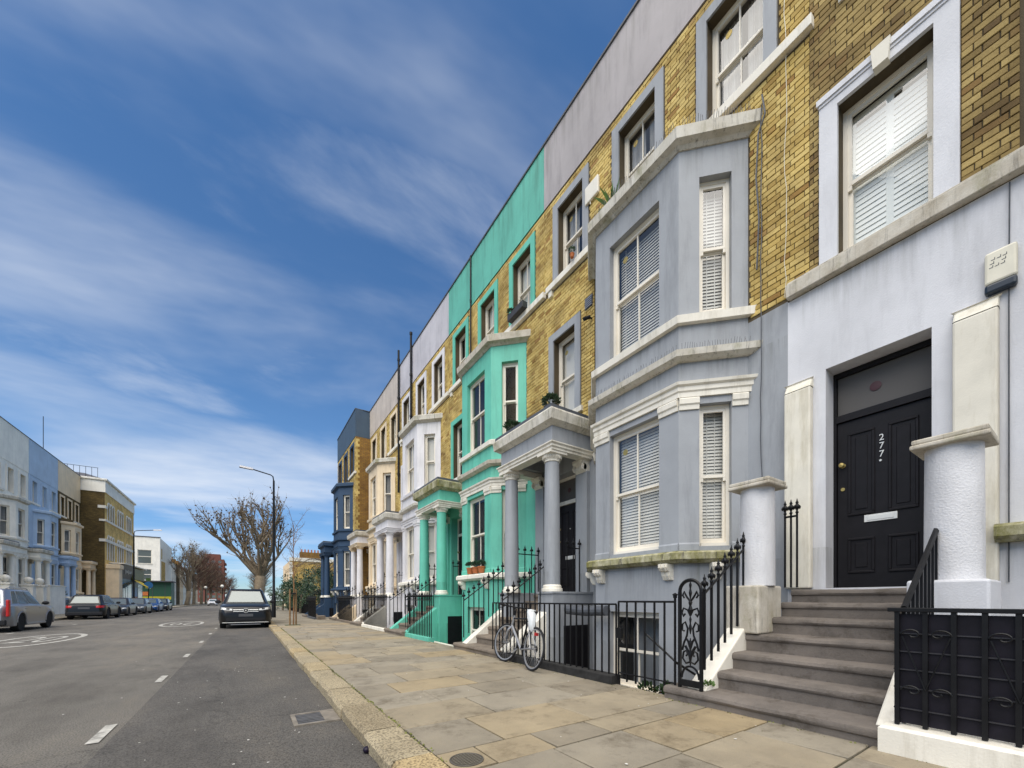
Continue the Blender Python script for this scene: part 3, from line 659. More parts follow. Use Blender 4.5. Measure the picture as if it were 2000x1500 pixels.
    for (P, A_, N_, ln), ts in zip(faces, ((.45,), (.16, 1.54), (.5,))):
        for t_ in ts: bracket(P+A_*t_, N_, A_)
    if st.get('spikes'):
        sp = mb()
        for (P, A_, N_, ln) in faces:
            for zz, oo, hgt in ((8.19, .10, .12), (4.92, .06, .10)):
                k = int(ln/.035)
                for i in range(k):
                    q = P+A_*(ln*i/k)+N_*oo; j = random.uniform(-.03, .03)
                    sp.tube([(q.x, q.y, zz), (q.x+N_.x*j+A_.x*random.uniform(-.02, .02), q.y+N_.y*j, zz+hgt)], .0042 if zz > 6 else .0025, 3, False)
        sp.build('bird_spikes', plain('spike_wire', (.06, .055, .05), .6, 0), e, kind='stuff')
    # ---- door and entrance
    make_door(H, 4.865, -.25, 1.385, .86, 2.10, 2.68, st.get('door', 'blackpaint'), '277' if is277 else None)
    mb().box(4.38, 5.36, -.42, -.255, BZ, 1.384).box(4.42, 5.33, -.25, -.002, 1.2, 1.381).build('threshold', 'step', e)
    pc = st.get('porchm', wallm)
    if is277:
        for u0, u1, z1 in ((5.46, 5.76, 4.08), (3.94, 4.24, 4.16)):
            m = mb(); m.box(u0, u1, 0, .10, 1.38, z1-.12); m.add([(u0, 0, z1-.12), (u1, 0, z1-.12), (u1, .1, z1-.12), (u0, .1, z1-.12), (u0, 0, z1), (u1, 0, z1), (u1, .03, z1), (u0, .03, z1)], [(3, 2, 6, 7), (4, 5, 6, 7), (0, 3, 7, 4), (1, 5, 6, 2)])
            m.build('pilaster_stub', 'ivory', e, bevel=.02)
        for u0 in (4.11, 5.72):
            m = mb().lathe(u0, .9, [(.185, 1.40), (.182, 1.9), (.178, 2.56)], 28)
            m.build('entrance_pillar', 'lav_rough', e, auto=True)
            m = mb(); m.box(u0-.235, u0+.235, .9-.235, .9+.235, 2.56, 2.60); m.box(u0-.225, u0+.225, .9-.225, .9+.225, 2.601, 2.645); m.build('pillar_cap', 'band_st', e, bevel=.012)
            mb().box(u0-(.24 if u0 < 5 else .15), u0+.24, .62, 1.20, BZ if u0 < 5 else .84, 1.40).build('pillar_plinth', 'lav' if u0 < 5 else 'band_st', e, bevel=.02)
        m = mb().tube([(3.885, .02, 1.4), (3.885, .015, 2.6), (3.885, .02, 4.1), (3.88, .02, 5.2)], .006, 5); m.build('cable', 'lead', e)
        al = thing('alarm_box', 'cream burglar alarm box with navy base on the pale lavender wall', 'alarm box', H.world(3.93, 0, 4.19), rotz)
        MB().box(-.1, .1, .0, .075, .09, .40).build('case', 'plastic', al, bevel=.02)
        MB().box(-.1, .1, .002, .085, 0, .088).build('strobe_base', 'navyplastic', al, bevel=.02)
        lg = MB()
        for r_, cs in enumerate(((0, 1, 2), (0, 2), (0, 1, 2))):
            for cc in cs: x = .045-cc*.036+.006*r_; zz = .31-r_*.035; lg.box(x-.013, x+.013, .075, .077, zz, zz+.005); lg.box(x-.013, x-.009, .075, .077, zz+.005, zz+.022)
        lg.build('logo_ticks', 'navyplastic', al)
    else:
        u0, u1, vv = 3.86, 5.86, 1.10
        # pedestal block under the porch
        [mb().box(a_, b_, .0, vv-.03, BZ, 1.36).build('porch_pedestal', st.get('ped', pc), e) for a_, b_ in ((u0+.02, 4.36), (5.56, u1-.02))]
        MB(H.mir).box(u0+.012, u0+.02, .14, .80, BZ+.1, .72).build('vault_door', 'blackpaint', e)
        [mb().box(a_, b_, 0, vv, 1.36, 1.40).build('pedestal_slab', st.get('ped', pc), e) for a_, b_ in ((u0, 4.37), (5.55, u1))]
        for uc in (4.12, 5.60):
            r0 = .165
            c = mb().lathe(uc, .90, [(r0, 1.53), (r0*1.0, 2.0), (r0*.97, 2.8), (r0*.88, 4.02)], 26); col = c.build('porch_column', pc, e, auto=True)
            mb().lathe(uc, .90, [(.21, 1.40), (.215, 1.43), (.21, 1.465), (.185, 1.475), (.19, 1.50), (.18, 1.525), (.166, 1.54)], 26).build('column_base', 'white', col, auto=True)
            cp = mb().lathe(uc, .90, [(.150, 4.), (.165, 4.01), (.15, 4.03), (.17, 4.08), (.20, 4.13), (.205, 4.14)], 26)
            for i in range(24): a = 2*pi*i/24; cp.lathe(uc+.183*cos(a), .90+.183*sin(a), [(.004, 4.06), (.016, 4.085), (.018, 4.11), (.006, 4.13)], 6)
            cp.box(uc-.215, uc+.215, .685, 1.115, 4.14, 4.19).build('column_capital', trim, col)
            # pilaster against the wall with a console
            mb().box(uc-.16, uc+.16, .0, .09, 1.38, 3.96).build('porch_pilaster', pc, e)
            cs = mb(); cs.ext([(.0, 3.96), (.10, 3.94), (.17, 4.), (.15, 4.08), (.22, 4.14), (.22, 4.2), (0, 4.2)], lambda o_, z_, t_: (uc+t_, o_, z_), -.15, .15)
            for q in (-.15, .12): cs.lathe(uc+q, .15, [(.07, 0), (.075, .015), (.07, .03)], 14, axis='x', cz=4.04)
            cs.build('console', 'white', e)
        en = mb().box(u0+.06, u1-.06, .62, 1.06, 4.325, 4.67).box(u0+.06, u0+.4, -.01, .62, 4.325, 4.67).box(u1-.4, u1-.06, -.01, .62, 4.325, 4.67).box(u0+.4, u1-.4, .0, .62, 4.54, 4.67)
        en.build('porch_entablature', st.get('ent', pc), e)
        pl = [(u0+.06, -.05), (u0+.06, 1.06), (u1-.06, 1.06), (u1-.06, -.05)]
        mb().sweep(pl, [(-.2, 4.191), (.03, 4.191), (.03, 4.23), (.055, 4.25), (.055, 4.29), (.085, 4.315), (.085, 4.335), (.002, 4.34), (-.2, 4.324)]).build('porch_architrave', trim, e)
        mb().sweep(pl, [(-.3, 4.671), (.02, 4.671), (.06, 4.7), (.13, 4.74), (.145, 4.92), (.12, 4.96), (-.3, 5.)]).box(u0+.3, u1-.3, .0, .8, 4.84, 4.995).build('porch_cornice', st.get('pcor', 'white_st'), e)
        mb().sweep(pl, [(-.5, 4.96), (.11, 4.962), (.105, 5.03), (-.5, 5.04)]).box(u0+.4, u1-.4, 0, .7, 5., 5.03).build('porch_roof', 'lead', e)
    return H
def stairs(ox, oy, rotz, label, mat, mir=None, steep=False, wallm='white'):
    t = thing('front_steps', label, 'steps', (ox, oy, 0), rotz, 'stone flights up to the front doors')
    zs = [.27, .455, .64, .84, 1.03, 1.205, 1.365]; vf = [2.15, 1.78, 1.48, 1.18, .88, .58, .30]
    for i in range(7):
        u0, u1 = (4.36, 5.74) if i < 4 else (4.36, 5.60)
        if i == 0: u0, u1 = 4.25, 6.14
        vb = vf[i+1]+.02 if i < 6 else -.02
        m = MB(mir); n = 8
        zt = zs[i]; zb0 = (.13 if i == 0 else zs[i-1])-.12; c = .03
        # worn nosing: profile swept along the width with slight sag in the middle
        rings = []
        for k in range(n+1):
            u = u0+(u1-u0)*k/n; sag = .014*sin(pi*k/n)**2+random.uniform(-.002, .002); fr_ = vf[i]-.012*sin(pi*k/n)**2+random.uniform(-.003, .003)
            rings.append([(u, vb-.25, zt), (u, fr_-.05, zt-sag), (u, fr_-.012, zt-.012-sag), (u, fr_, zt-.04-sag), (u, fr_-.006, zt-.07), (u, fr_-.025, zt-.085), (u, fr_-.025, zb0), (u, vb-.25, zb0)])
        vs = [p for r in rings for p in r]; q = 8
        m.add(vs, [(a*q+b, a*q+(b+1) % q, (a+1)*q+(b+1) % q, (a+1)*q+b) for a in range(n) for b in range(q)]+[tuple(range(q)), tuple(n*q+b for b in range(q))[::-1]])
        m.build('step', mat, t, auto=True)
    # sloped stringer walls either side
    for u0, u1 in ((5.725, 5.93), (4.09, 4.355)):
        poly = [(.32, BZ), (2.02, BZ), (2.02, .275), (1.95, .33), (.85, 1.16), (.32, 1.39)]
        m = MB(mir).ext(poly, lambda a, b, q: (q, a, b), u0, u1); m.build('stringer_wall', wallm, t, bevel=.015, fix=True)
    MB(mir).box(4.12, 5.92, .3, 2.0, BZ, .12).build('stair_core', mat, t)
    return t
def finial_mesh():
    m = MB().lathe(0, 0, [(.013, 0), (.02, .012), (.012, .026), (.011, .04), (.026, .065), (.030, .085), (.018, .11), (.012, .12), (.019, .13), (.010, .15), (.002, .185)], 8)
    for i in range(4):
        a = pi/4+i*pi/2; m.lathe(.03*cos(a), .03*sin(a), [(.003, .05), (.010, .065), (.012, .08), (.004, .10)], 5)
    return m.mesh('finial', True)
FIN = finial_mesh(); BARS = {}
def bar_mesh(h, r=.009, square=True):
    k = (round(h, 3), r)
    if k not in BARS: BARS[k] = (MB().box(-r, r, -r, r, 0, h) if square else MB().lathe(0, 0, [(r, 0), (r, h)], 8)).mesh('baluster')
    return BARS[k]
def railing(label, p0, p1, h, finial=True, gap=.125, plinth=None, post=True, rail_r=.013, lower=False, group='black iron railings in front of the houses', r=.009, skip0=0):
    """straight run of bars between two points (the base may slope)"""
    p0, p1 = Vector(p0), Vector(p1); d = p1-p0; ln = math.hypot(d.x, d.y); n = max(2, int(ln/gap)); az = math.atan2(d.y, d.x)
    t = thing('iron_railing', label, 'railing', p0, 0, group)
    L_ = MB().tube([(0, 0, h), tuple(d+Vector((0, 0, h)))], rail_r, 6)
    if lower: L_.tube([(0, 0, .1), tuple(d+Vector((0, 0, .1)))], rail_r*.8, 6)
    L_.build('top_rail', 'iron', t)
    bm_ = bar_mesh(h+(.03 if finial else 0), r)
    for i in range(n+1):
        q = d*(i/n)
        b = link('baluster', bm_, 'iron', t, q, az)
        if finial: link('finial', FIN, 'iron', b, (0, 0, h+.03))
    if plinth: 
        pm = MB(); w = .09; nrm = Vector((-d.y, d.x, 0)).normalized()*w
        a0, a1, b0, b1 = -nrm, nrm, d-nrm, d+nrm
        zt = .004; zb = plinth[1]
        pm.add([(*a0[:2], zb), (*a1[:2], zb), (*b1[:2], zb), (*b0[:2], zb), (*a0[:2], zt), (*a1[:2], zt), (*b1[:2], zt), (*b0[:2], zt)], [(0, 1, 2, 3), (4, 5, 6, 7), (0, 1, 5, 4), (1, 2, 6, 5), (2, 3, 7, 6), (3, 0, 4, 7)])
        pm.build('plinth', plinth[0], t, bevel=.012, fix=True)
    return t

# ------------------------------------------------------------------ the right-hand terrace
RZ = pi/2
STY = {
 -1: dict(k=-1, wall='lav', trim='white', sur='lav', par='grey_par', brick='brick_d', blinds=['curtain']*3+['none'], sillm='moss_st'),
 0: dict(k=0, wall='grey', trim='white', sur='grey', par='grey_par', spikes=True, blinds=['curtain', 'curtain', 'curtain', 'roller'], bayblind='venetian'),
 1: dict(k=1, wall='green', trim='white', sur='green', par='green_d', blinds=['roller', 'roller', 'none', 'none'], bayblind='none', pcor='moss_st', sillm='white', cornice='band_st', ped='green'),
 2: dict(k=2, wall='wlil', trim='wlil', sur='wlil', par='wlil_par', blinds=['none']*4, bayblind='roller', sillm='white', cornice='white_st'),
 3: dict(k=3, wall='cream', trim='cream', sur='cream', par='cream_par', blinds=['none']*4, bayblind='curtain', sillm='cream', cornice='white_st', pcor='band_st', porchm='wlil', ent='wlil'),
}
LAB = {-1: 'pale lavender house with black door numbered 277 and a white framed upper window',
       0: 'grey painted house with yellow brick upper wall and white columned porch trim',
       1: 'mint green painted house with yellow brick between its green framed windows',
       2: 'white lilac house with yellow brick top between the mint green and cream houses',
       3: 'cream painted house next to the projecting navy blue house'}
for k in range(-1, 4): house(WX, 2.15+5.5*k, RZ, LAB[k], STY[k])
HB = house(5.25, 24.15, RZ, 'navy blue end house standing forward of the terrace with orange brick return', dict(k=4, wall='navy', trim='navy', sur='navy', par='navy_par', cornice='navy', sillm='navy', pcor='navy', blinds=['none']*4, bayblind='curtain', side='brick_tex_r'))
MB().box(-.004, .02, -.86, -.002, 10.7, 12.27).build('return_parapet', 'navy_par', HB.e)
MB().box(-.03, .03, -.86, -.38, 12.281, 12.32).build('return_coping', 'lead', HB.e)
q = MB()
for i in range(38):
    if i % 2: q.box(-.012, .0015, -.2, -.003, 4.8+i*.152, 4.8+i*.152+.15)
    else: q.box(-.012, .0015, -.11, -.003, 4.8+i*.152, 4.8+i*.152+.15)
q.build('corner_quoins', 'brick_y', HB.e, kind='stuff')
SL = {-1: ('broad worn brown stone steps up to the black door numbered 277', 'step', 'white'), 0: ('worn stone steps rising between grey columns beside the bicycle', 'step2', 'white'),
      1: ('stone steps with mint green side walls up to the green porch', 'step2', 'green'), 2: ('stone steps up to the white lilac house porch', 'step2', 'white'), 3: ('stone steps up to the cream house porch', 'step2', 'cream')}
for k in range(-1, 4): stairs(WX, 2.15+5.5*k, RZ, SL[k][0], SL[k][1], None, wallm=SL[k][2])
stairs(5.25, 24.15, RZ, 'steps with navy side walls up to the blue end house', 'step2', None, wallm='navy')

# railings
G = 'black iron railings in front of the houses'
railing('finialed stair railing on the white sloping wall left of the 277 steps', (4.15, 2.45, .47), (5.12, 2.45, 1.10), .83, gap=.135, r=.011)
railing('plain black handrail with bars right of the 277 steps', (4.02, .84, .33), (5.10, .84, 1.07), .84, finial=False, gap=.115, rail_r=.022, r=.012)
railing('short pair of finialed bars beside the cream pilaster of door 277', (5.62, 2.26, 1.385), (5.62, 2.13, 1.385), .88, gap=.1)
nw = thing('newel_panel', 'ornate openwork cast iron newel panel standing on the bottom step', 'newel', (3.99, 2.515, .262))
m = MB()
for s_ in (-1, 1): m.box(-.016, .016, s_*.125-.014, s_*.125+.014, 0, 1.06)
arc = [(0, .125*cos(pi*i/14), 1.06+.125*sin(pi*i/14)) for i in range(15)]; m.tube(arc, .02, 6)
m.box(-.014, .014, -.111, .111, .03, .10).build('frame', 'iron', nw)
m = MB()
def scroll(m, pts, r=.011): m.tube([(0, a, b) for a, b in pts], r, 6)
for s_ in (-1, 1):
    scroll(m, [(s_*.1*cos(t), .12+.13*sin(t)) for t in [pi*.5*i/8 for i in range(9)]], .012)
    scroll(m, [(s_*x, z) for x, z in ((.0, .30), (.05, .28), (.09, .33), (.08, .40), (.045, .42), (.03, .38), (.05, .36))])
    scroll(m, [(s_*x, z) for x, z in ((.095, .42), (.075, .50), (.04, .58), (.03, .66), (.06, .73), (.095, .70), (.095, .64), (.07, .63))])
    scroll(m, [(s_*x, z) for x, z in ((.0, .80), (.03, .86), (.08, .88), (.10, .83), (.08, .79), (.06, .82))])
    scroll(m, [(s_*x, z) for x, z in ((.0, .95), (.04, 1.0), (.075, 1.06), (.09, 1.02), (.07, .99))])
    scroll(m, [(s_*x, z) for x, z in ((.0, .34), (.03, .42), (.06, .47))], .014); scroll(m, [(s_*x, z) for x, z in ((.0, .44), (.025, .52), (.05, .55))], .012)
for z0, z1, r in ((.26, .56, .016), (.60, .80, .013), (.80, .98, .02), (.98, 1.17, .014)): m.lathe(0, 0, [(r*.4, z0), (r*1.3, z0+(z1-z0)*.35), (r*.6, z0+(z1-z0)*.6), (r*1.1, z0+(z1-z0)*.8), (.003, z1)], 7)
m.build('scrollwork', 'iron', nw)
# dark panelled gate to the right of the 277 steps
pg = thing('panel_railing', 'black sheet backed railing with wrought scrolls on a white plinth', 'railing', (3.95, .88, .33))
MB().box(.012, .020, -4.2, .0, .012, .80).build('backing_sheet', 'purpleblack', pg)
MB().box(-.03, .03, -4.2, .03, .815, .845).build('top_rail', 'iron', pg, bevel=.004)
vb = MB().box(-.02, .012, -.013, .013, .0, .815).mesh('upright')
for i, yy in enumerate((-.02, -.165, -.30, -.435, -.57, -.70, -.84, -.98, -1.2, -1.5, -1.8, -2.1, -2.4, -2.8, -3.2)): link('upright', vb, 'iron', pg, (0, yy, 0))
hb = MB().box(-.004, .0115, -4.2, 0, -.004, .004).mesh('cross_bar')
for z0 in (.12, .27, .40, .53, .66): link('cross_bar', hb, plain('worn_cross_bar', (.028, .026, .03), .4), pg, (0, 0, z0))
def spiral(m, cy, cz, r, s=1, zf=.75, x=-.024):
    m.tube([(x, cy+s*r*(1-.17*t)*cos(t*1.25), cz+r*zf*(1-.17*t)*sin(t*1.25)) for t in [i*.25 for i in range(22)]], .0055, 5)
for ya, yb in ((-.10, -.235), (-.51, -.64), (-.91, -1.05)):
    sm = MB()
    for cy, s in ((ya, 1), (yb, -1)):
        spiral(sm, cy, .655, .058, s); spiral(sm, cy, .255, .058, s)
    sm.tube([(-.024, ya+.05, .64), (-.024, (ya+yb)/2, .27)], .005, 5); sm.tube([(-.024, yb-.05, .64), (-.024, (ya+yb)/2, .27)], .005, 5)
    sm.build('scrollwork', 'iron', pg)
MB().cbox(-.12, .10, -4.2, .06, -.20, -.005, .02).build('plinth', 'white', pg)
railing('plain black area railing on a dark plinth behind the bicycle', (4.02, 3.58, .245), (4.02, 6.72, .245), .93, finial=False, gap=.121, plinth=(plain('black_plinth_stone', (.028, .027, .026), .8, 0, .4), -.14))
gt = railing('black area gate with a lock box beside the ornate newel', (4.02, 2.72, .19), (4.02, 3.54, .19), 1.02, finial=False, gap=.13, lower=True)
gt.name = 'area_gate'; gt['category'] = 'gate'
MB().box(-.02, .02, .76, .86, .55, .68).build('lock_box', 'iron', gt)
MB().tube([(.03, 0, .33), (.5, -.02, .1), (1.0, -.02, -.7)], .014, 6).tube([(.03, .42, .63), (.03, 0, .33)], .012, 6).build('area_handrail', 'iron', gt)
for yy in (.0, ): MB().lathe(0, 0, [(.014, 0), (.014, 1.06), (.022, 1.065), (.022, 1.09), (.03, 1.095), (.03, 1.105), (.008, 1.12)], 10).build('gate_post', 'iron', gt, (0, yy, 0))
NM = ['grey', 'mint green', 'white lilac', 'cream', 'navy']
for k in range(0, 5):
    Y0 = 2.15+5.5*k; dx_ = 0 if k < 4 else -.8; nm = NM[k]
    railing('finialed stair railing on the near side of the %s house steps' % nm, (4.02+dx_, Y0+4.22, .40), (5.05+dx_, Y0+4.22, 1.11), .82, gap=.125)
    railing('finialed stair railing on the far side of the %s house steps' % nm, (4.02+dx_, Y0+5.83, .40), (5.05+dx_, Y0+5.83, 1.11), .82, gap=.125)
    if k < 4:
        railing('finialed porch railing between column and wall on the far side of the %s porch' % nm, (5.33+dx_, Y0+5.60, 1.402), (5.93+dx_, Y0+5.60, 1.402), .92, gap=.15)
        railing('finialed porch railing between column and wall on the near side of the %s porch' % nm, (5.55+dx_, Y0+4.12, 1.402), (5.90+dx_, Y0+4.12, 1.402), .92, gap=.17)
    if k in (1, 2, 3, 4):
        y0 = Y0+(2.3 if k == 1 else .85)
        railing('finialed area railing in front of the %s house bay' % nm, (4.06+dx_, y0, .235), (4.06+dx_, Y0+4.15, .235), 1.0, gap=.12, plinth=(['', 'green', 'white', 'step2', 'lead'][k], -.13))
# mint area retaining wall and white boxes of the green house basement
o = MB().box(4.5, 4.62, 9.75, 11.6, BZ, .02).box(4.62, 5.3, 9.75, 9.87, BZ, -.1).build('area_wall', 'white', None); tag(o, 'low white basement area wall behind the green house railing', 'wall')

# ------------------------------------------------------------------ small things on the terrace
def leafy(name, loc, n, rad, hgt, mat, label, cat='plant', sz=.05, up=.3, group=None, parent=None):
    m = MB()
    for i in range(n):
        a = random.random()*2*pi; e_ = math.acos(random.uniform(-.2, 1)); r = rad*random.uniform(.45, 1)
        c = Vector((r*sin(e_)*cos(a), r*sin(e_)*sin(a), hgt*.5+hgt*.5*cos(e_)*random.uniform(.5, 1)))
        d = (c-Vector((0, 0, hgt*.2))).normalized()+Vector((random.uniform(-.6, .6), random.uniform(-.6, .6), up+random.uniform(-.5, .5))); d.normalize()
        s_ = d.orthogonal().normalized(); s_ = (Matrix.Rotation(random.random()*6, 3, d) @ s_); l = sz*random.uniform(.6, 1.4); w = l*.33
        m.add([c, c+d*l*.5+s_*w, c+d*l, c+d*l*.5-s_*w], [(0, 1, 2, 3)])
    o = m.build(name, mat, parent, loc)
    if label: tag(o, label, cat, group)
    return o
def potted(label, loc, r, h, potm, leafm, n, lr, lh, sz=.05, ribs=False, cat='potted plant', group=None):
    t = thing('potted_plant', label, cat, loc, 0, group)
    MB().lathe(0, 0, [(r*.72, 0), (r*.95, h*.85), (r*1.06, h*.86), (r*1.06, h), (r*.93, h), (r*.9, h*.88)], 16).build('pot', potm, t)
    if ribs:
        rb_ = MB()
        for i in range(14): a = 2*pi*i/14; rb_.tube([(r*.78*cos(a), r*.78*sin(a), .01), (r*1.0*cos(a), r*1.0*sin(a), h*.84)], .009, 4)
        rb_.build('pot_ribs', 'lead', t)
    leafy('foliage', (0, 0, h*.9), n, lr, lh, leafm, None, sz=sz, parent=t)
    return t
for i, yy in enumerate((9.45, 9.78, 10.11)):
    potted('terracotta pot of clipped box on the green house bay sill', (5.30, yy, 1.966), .105, .18, 'terra', 'box', 520, .13, .18, .035, group='terracotta pots on the green bay sill')
potted('ribbed charcoal planter with shrub on the grey porch roof', (5.35, 6.55, 5.045), .15, .26, 'pot', 'leaf', 380, .2, .26, .06, ribs=True)
potted('low green shrub in a pot at the far end of the grey porch roof', (5.15, 7.70, 5.045), .12, .10, 'pot', 'leaf', 420, .2, .22, .06)
t = thing('spiky_plant', 'spiky yucca like plant on top of the grey bay cornice', 'plant', (5.62, 5.08, 8.215))
MB().lathe(0, 0, [(.09, 0), (.12, .17), (.125, .18), (.1, .18)], 14).build('pot', 'pot', t)
m = MB()
for i in range(46):
    a = random.random()*6.283; e_ = random.uniform(.15, 1.35); l = random.uniform(.3, .55); d = Vector((sin(e_)*cos(a), sin(e_)*sin(a), cos(e_))); s_ = d.cross(Vector((0, 0, 1))).normalized()*.014
    b0 = Vector((0, 0, .17)); mid = b0+d*l*.6; tip = b0+d*l+Vector((0, 0, -.12*sin(e_))); m.add([b0-s_*.6, b0+s_*.6, mid+s_, tip, mid-s_], [(0, 1, 2, 3, 4)])
m.build('leaves', 'leaf2', t)
o = MB().box(-.06, .0, -.19, .19, 0, .36).build('vent_box', 'white', None, (6.035, 6.0, 9.60), bevel=.015); tag(o, 'white metal boiler vent box on the brick beside the grey top window', 'vent')
MB().tube([(-.03, .05, -.001), (-.03, .05, -.06)], .012, 6).build('drain_spout', 'white', o)
t = thing('air_brick', 'small grey louvred vent grille in the yellow brick', 'vent', (6.035, 6.12, 7.42))
MB().box(-.012, 0, -.11, .11, 0, .24).build('plate', 'lead', t)
for i in range(5): MB().box(-.03, -.012, -.1, .1, .02+i*.043, .04+i*.043).build('louvre', 'silver', t)
t = thing('bullet_camera', 'small black security camera on the brick near the grille', 'camera', (6.04, 6.05, 7.16))
MB().tube([(0, 0, 0), (-.05, 0, 0)], .018, 8).tube([(-.05, 0, .01), (-.17, .06, -.05)], .035, 10).build('camera_body', 'rubber', t)
# window box on the green top window, small pots on the grey sill
t = thing('window_box', 'dark window box with trailing plant on the green house top sill', 'planter', (5.90, 8.62, 8.692))
MB().box(-.08, .08, -.35, .35, 0, .17).build('trough', 'pot', t, bevel=.01); leafy('foliage', (0, .25, .14), 160, .13, .14, 'leaf', None, sz=.05, parent=t)
potted('little cactus pot on the grey house top window sill', (5.90, 6.50, 8.692), .05, .08, 'terra', 'leaf', 120, .07, .16, .03)
# cables on the brick
def cable(label, pts, r=.007, mat='lead'):
    tag(MB().tube(pts, r, 5).build('cable', mat), label, 'cable')
wv = lambda y, z0, z1, n, a: [(6.022, y+random.uniform(-a, a), z0+(z1-z0)*i/n) for i in range(n+1)]
cable('dark cable running up the brick between the grey bay and house 277', wv(2.72, 1.6, 8.2, 24, .012)); cable('pale wire hanging down the brick left of the 277 window', wv(2.42, 5.3, 9.6, 18, .02), .004, 'plastic')
cable('thick bundled cable sagging beside the grey bay cornice', [(6.0, 2.70, 8.3), (6.0, 2.66, 8.0), (6.0, 2.75, 7.8), (6.0, 2.78, 7.2), (6.0, 2.74, 6.6), (6.0, 2.77, 5.9)], .012)
# downpipes
def pipe(label, X, Y, z0, z1, r=.05):
    t = thing('downpipe', label, 'pipe', (X, Y, z0)); MB().lathe(0, 0, [(r, 0), (r, z1-z0)], 10).build('pipe', 'iron', t)
    z = .8
    while z < z1-z0: MB().lathe(0, 0, [(r*1.3, z), (r*1.3, z+.1)], 10).build('collar', 'iron', t); z += 1.8
pipe('black downpipe between the green and white houses rising above the parapet', 5.96, 18.60, 6.3, 13.0); pipe('black downpipe on the brick of the white house', 5.96, 16.9, 8.4, 12.9); pipe('thin dark pipe down the green parapet', 5.99, 11.4, 8.2, 12.3, .025)
tag(MB().tube([(0, 0, 0), (0, .55, -.02), (0, 1.0, .0)], .09, 12).build('flue_pipe', 'lead', None, (5.1, 4.75, 1.05)), 'fat grey waste pipe across the area wall below the grey porch', 'pipe')
# plants at the grey gate
for x, y_, z_ in ((4.35, 3.05, -.02), (4.3, 3.3, -.05), (4.25, 2.85, -.02)):
    potted({3.05: 'middle terracotta pot behind the area gate', 3.3: 'terracotta pot behind the area gate near the dark plinth end', 2.85: 'terracotta pot behind the area gate near the newel'}[y_], (x, y_, z_-.15), .1, .16, 'terra', 'leaf', 90, .16, .22, .06, group='pots behind the area gate')
o = MB().box(4.06, 4.6, 2.75, 3.55, -1.14, -.172).build('area_step', 'step2'); tag(o, 'stone step block down to the basement behind the area gate', 'step')
for p in ((4.12, 2.40, .27), (4.0, 2.68, .14)): leafy('weed_tuft', p, 60, .06, .08, 'leaf2', 'little green weed growing at the foot of the newel', 'weed', .04, group='weeds by the newel')

# ------------------------------------------------------------------ bicycle
bk = thing('bicycle', 'silver grey hybrid bicycle leaning on the area railing with white bag on saddle', 'bicycle', (3.66, 4.98, .13))
fw = Vector((.17, 1.10)); bk.rotation_euler = (R(9), 0, math.atan2(fw.y, fw.x))
WR = .345; wb = 1.06
def wheel(x, steer=0):
    t = MB(); n = 40
    t2 = [(WR-.018+.018*cos(a), .018*sin(a)) for a in [2*pi*i/8 for i in range(9)]]
    t.lathe(0, 0, t2, n, cap=False, axis='y', cz=0)
    w = t.build('wheel', 'rubber', bk, (x, 0, WR), steer, auto=True)
    rm_ = MB().lathe(0, 0, [(WR-.036, -.011), (WR-.034, .011), (WR-.052, .009), (WR-.052, -.009), (WR-.036, -.011)], n, cap=False, axis='y'); rm_.build('rim', 'silver', w)
    sp = MB()
    for i in range(28):
        a = 2*pi*i/28; b_ = a+(.5 if i % 2 else -.5); sp.tube([(.02*cos(b_), .02 if i % 4 < 2 else -.02, .02*sin(b_)), ((WR-.05)*cos(a), 0, (WR-.05)*sin(a))], .0016, 3, False)
    sp.lathe(0, 0, [(.02, -.035), (.02, .035)], 10, axis='y'); sp.build('spokes', 'silver', w)
    return w
wheel(0); wheel(wb, R(14))
BB = (.43, 0, .29); ST = (.30, 0, .80); HT = (.86, 0, .80); HBt = (.90, 0, .66)
f = MB(); f.tube([BB, ST], .016, 8); f.build('seat_tube', 'iron', bk)
MB().tube([HBt, BB], .021, 8).build('down_tube', 'silver', bk); MB().tube([ST, (.865, 0, .785)], .016, 8).build('top_tube', 'iron', bk); MB().tube([(.845, 0, .84), (.905, 0, .64)], .02, 8).build('head_tube', 'silver', bk)
m = MB()
for s_ in (-1, 1): m.tube([(.905, 0, .645), (.93, s_*.05, .58), (1.0, s_*.055, .42), (wb, s_*.05, WR)], [.018, .016, .013, .01], 7)
m.build('fork', 'silver', bk)
m = MB()
for s_ in (-1, 1): m.tube([BB, (0, s_*.06, WR)], .011, 6); m.tube([(.31, 0, .76), (0, s_*.06, WR)], .009, 6)
m.build('rear_stays', 'silver', bk)
MB().tube([ST, (.275, 0, .92)], .013, 8).build('seat_post', 'silver', bk)
m = MB(); prof = [(-.13, .065, .93), (-.05, .07, .945), (.04, .035, .945), (.14, .016, .935)]
for i in range(3):
    a, b_ = prof[i], prof[i+1]; m.add([(.26+a[0], -a[1], a[2]), (.26+a[0], a[1], a[2]), (.26+b_[0], b_[1], b_[2]), (.26+b_[0], -b_[1], b_[2]), (.26+a[0], -a[1]*.6, a[2]-.05), (.26+a[0], a[1]*.6, a[2]-.05), (.26+b_[0], b_[1]*.6, b_[2]-.045), (.26+b_[0], -b_[1]*.6, b_[2]-.045)], [(0, 1, 2, 3), (4, 5, 6, 7), (0, 3, 7, 4), (1, 2, 6, 5), (0, 1, 5, 4), (2, 3, 7, 6)])
m.build('saddle', 'rubber', bk)
m = MB(); n = 10
rings = []
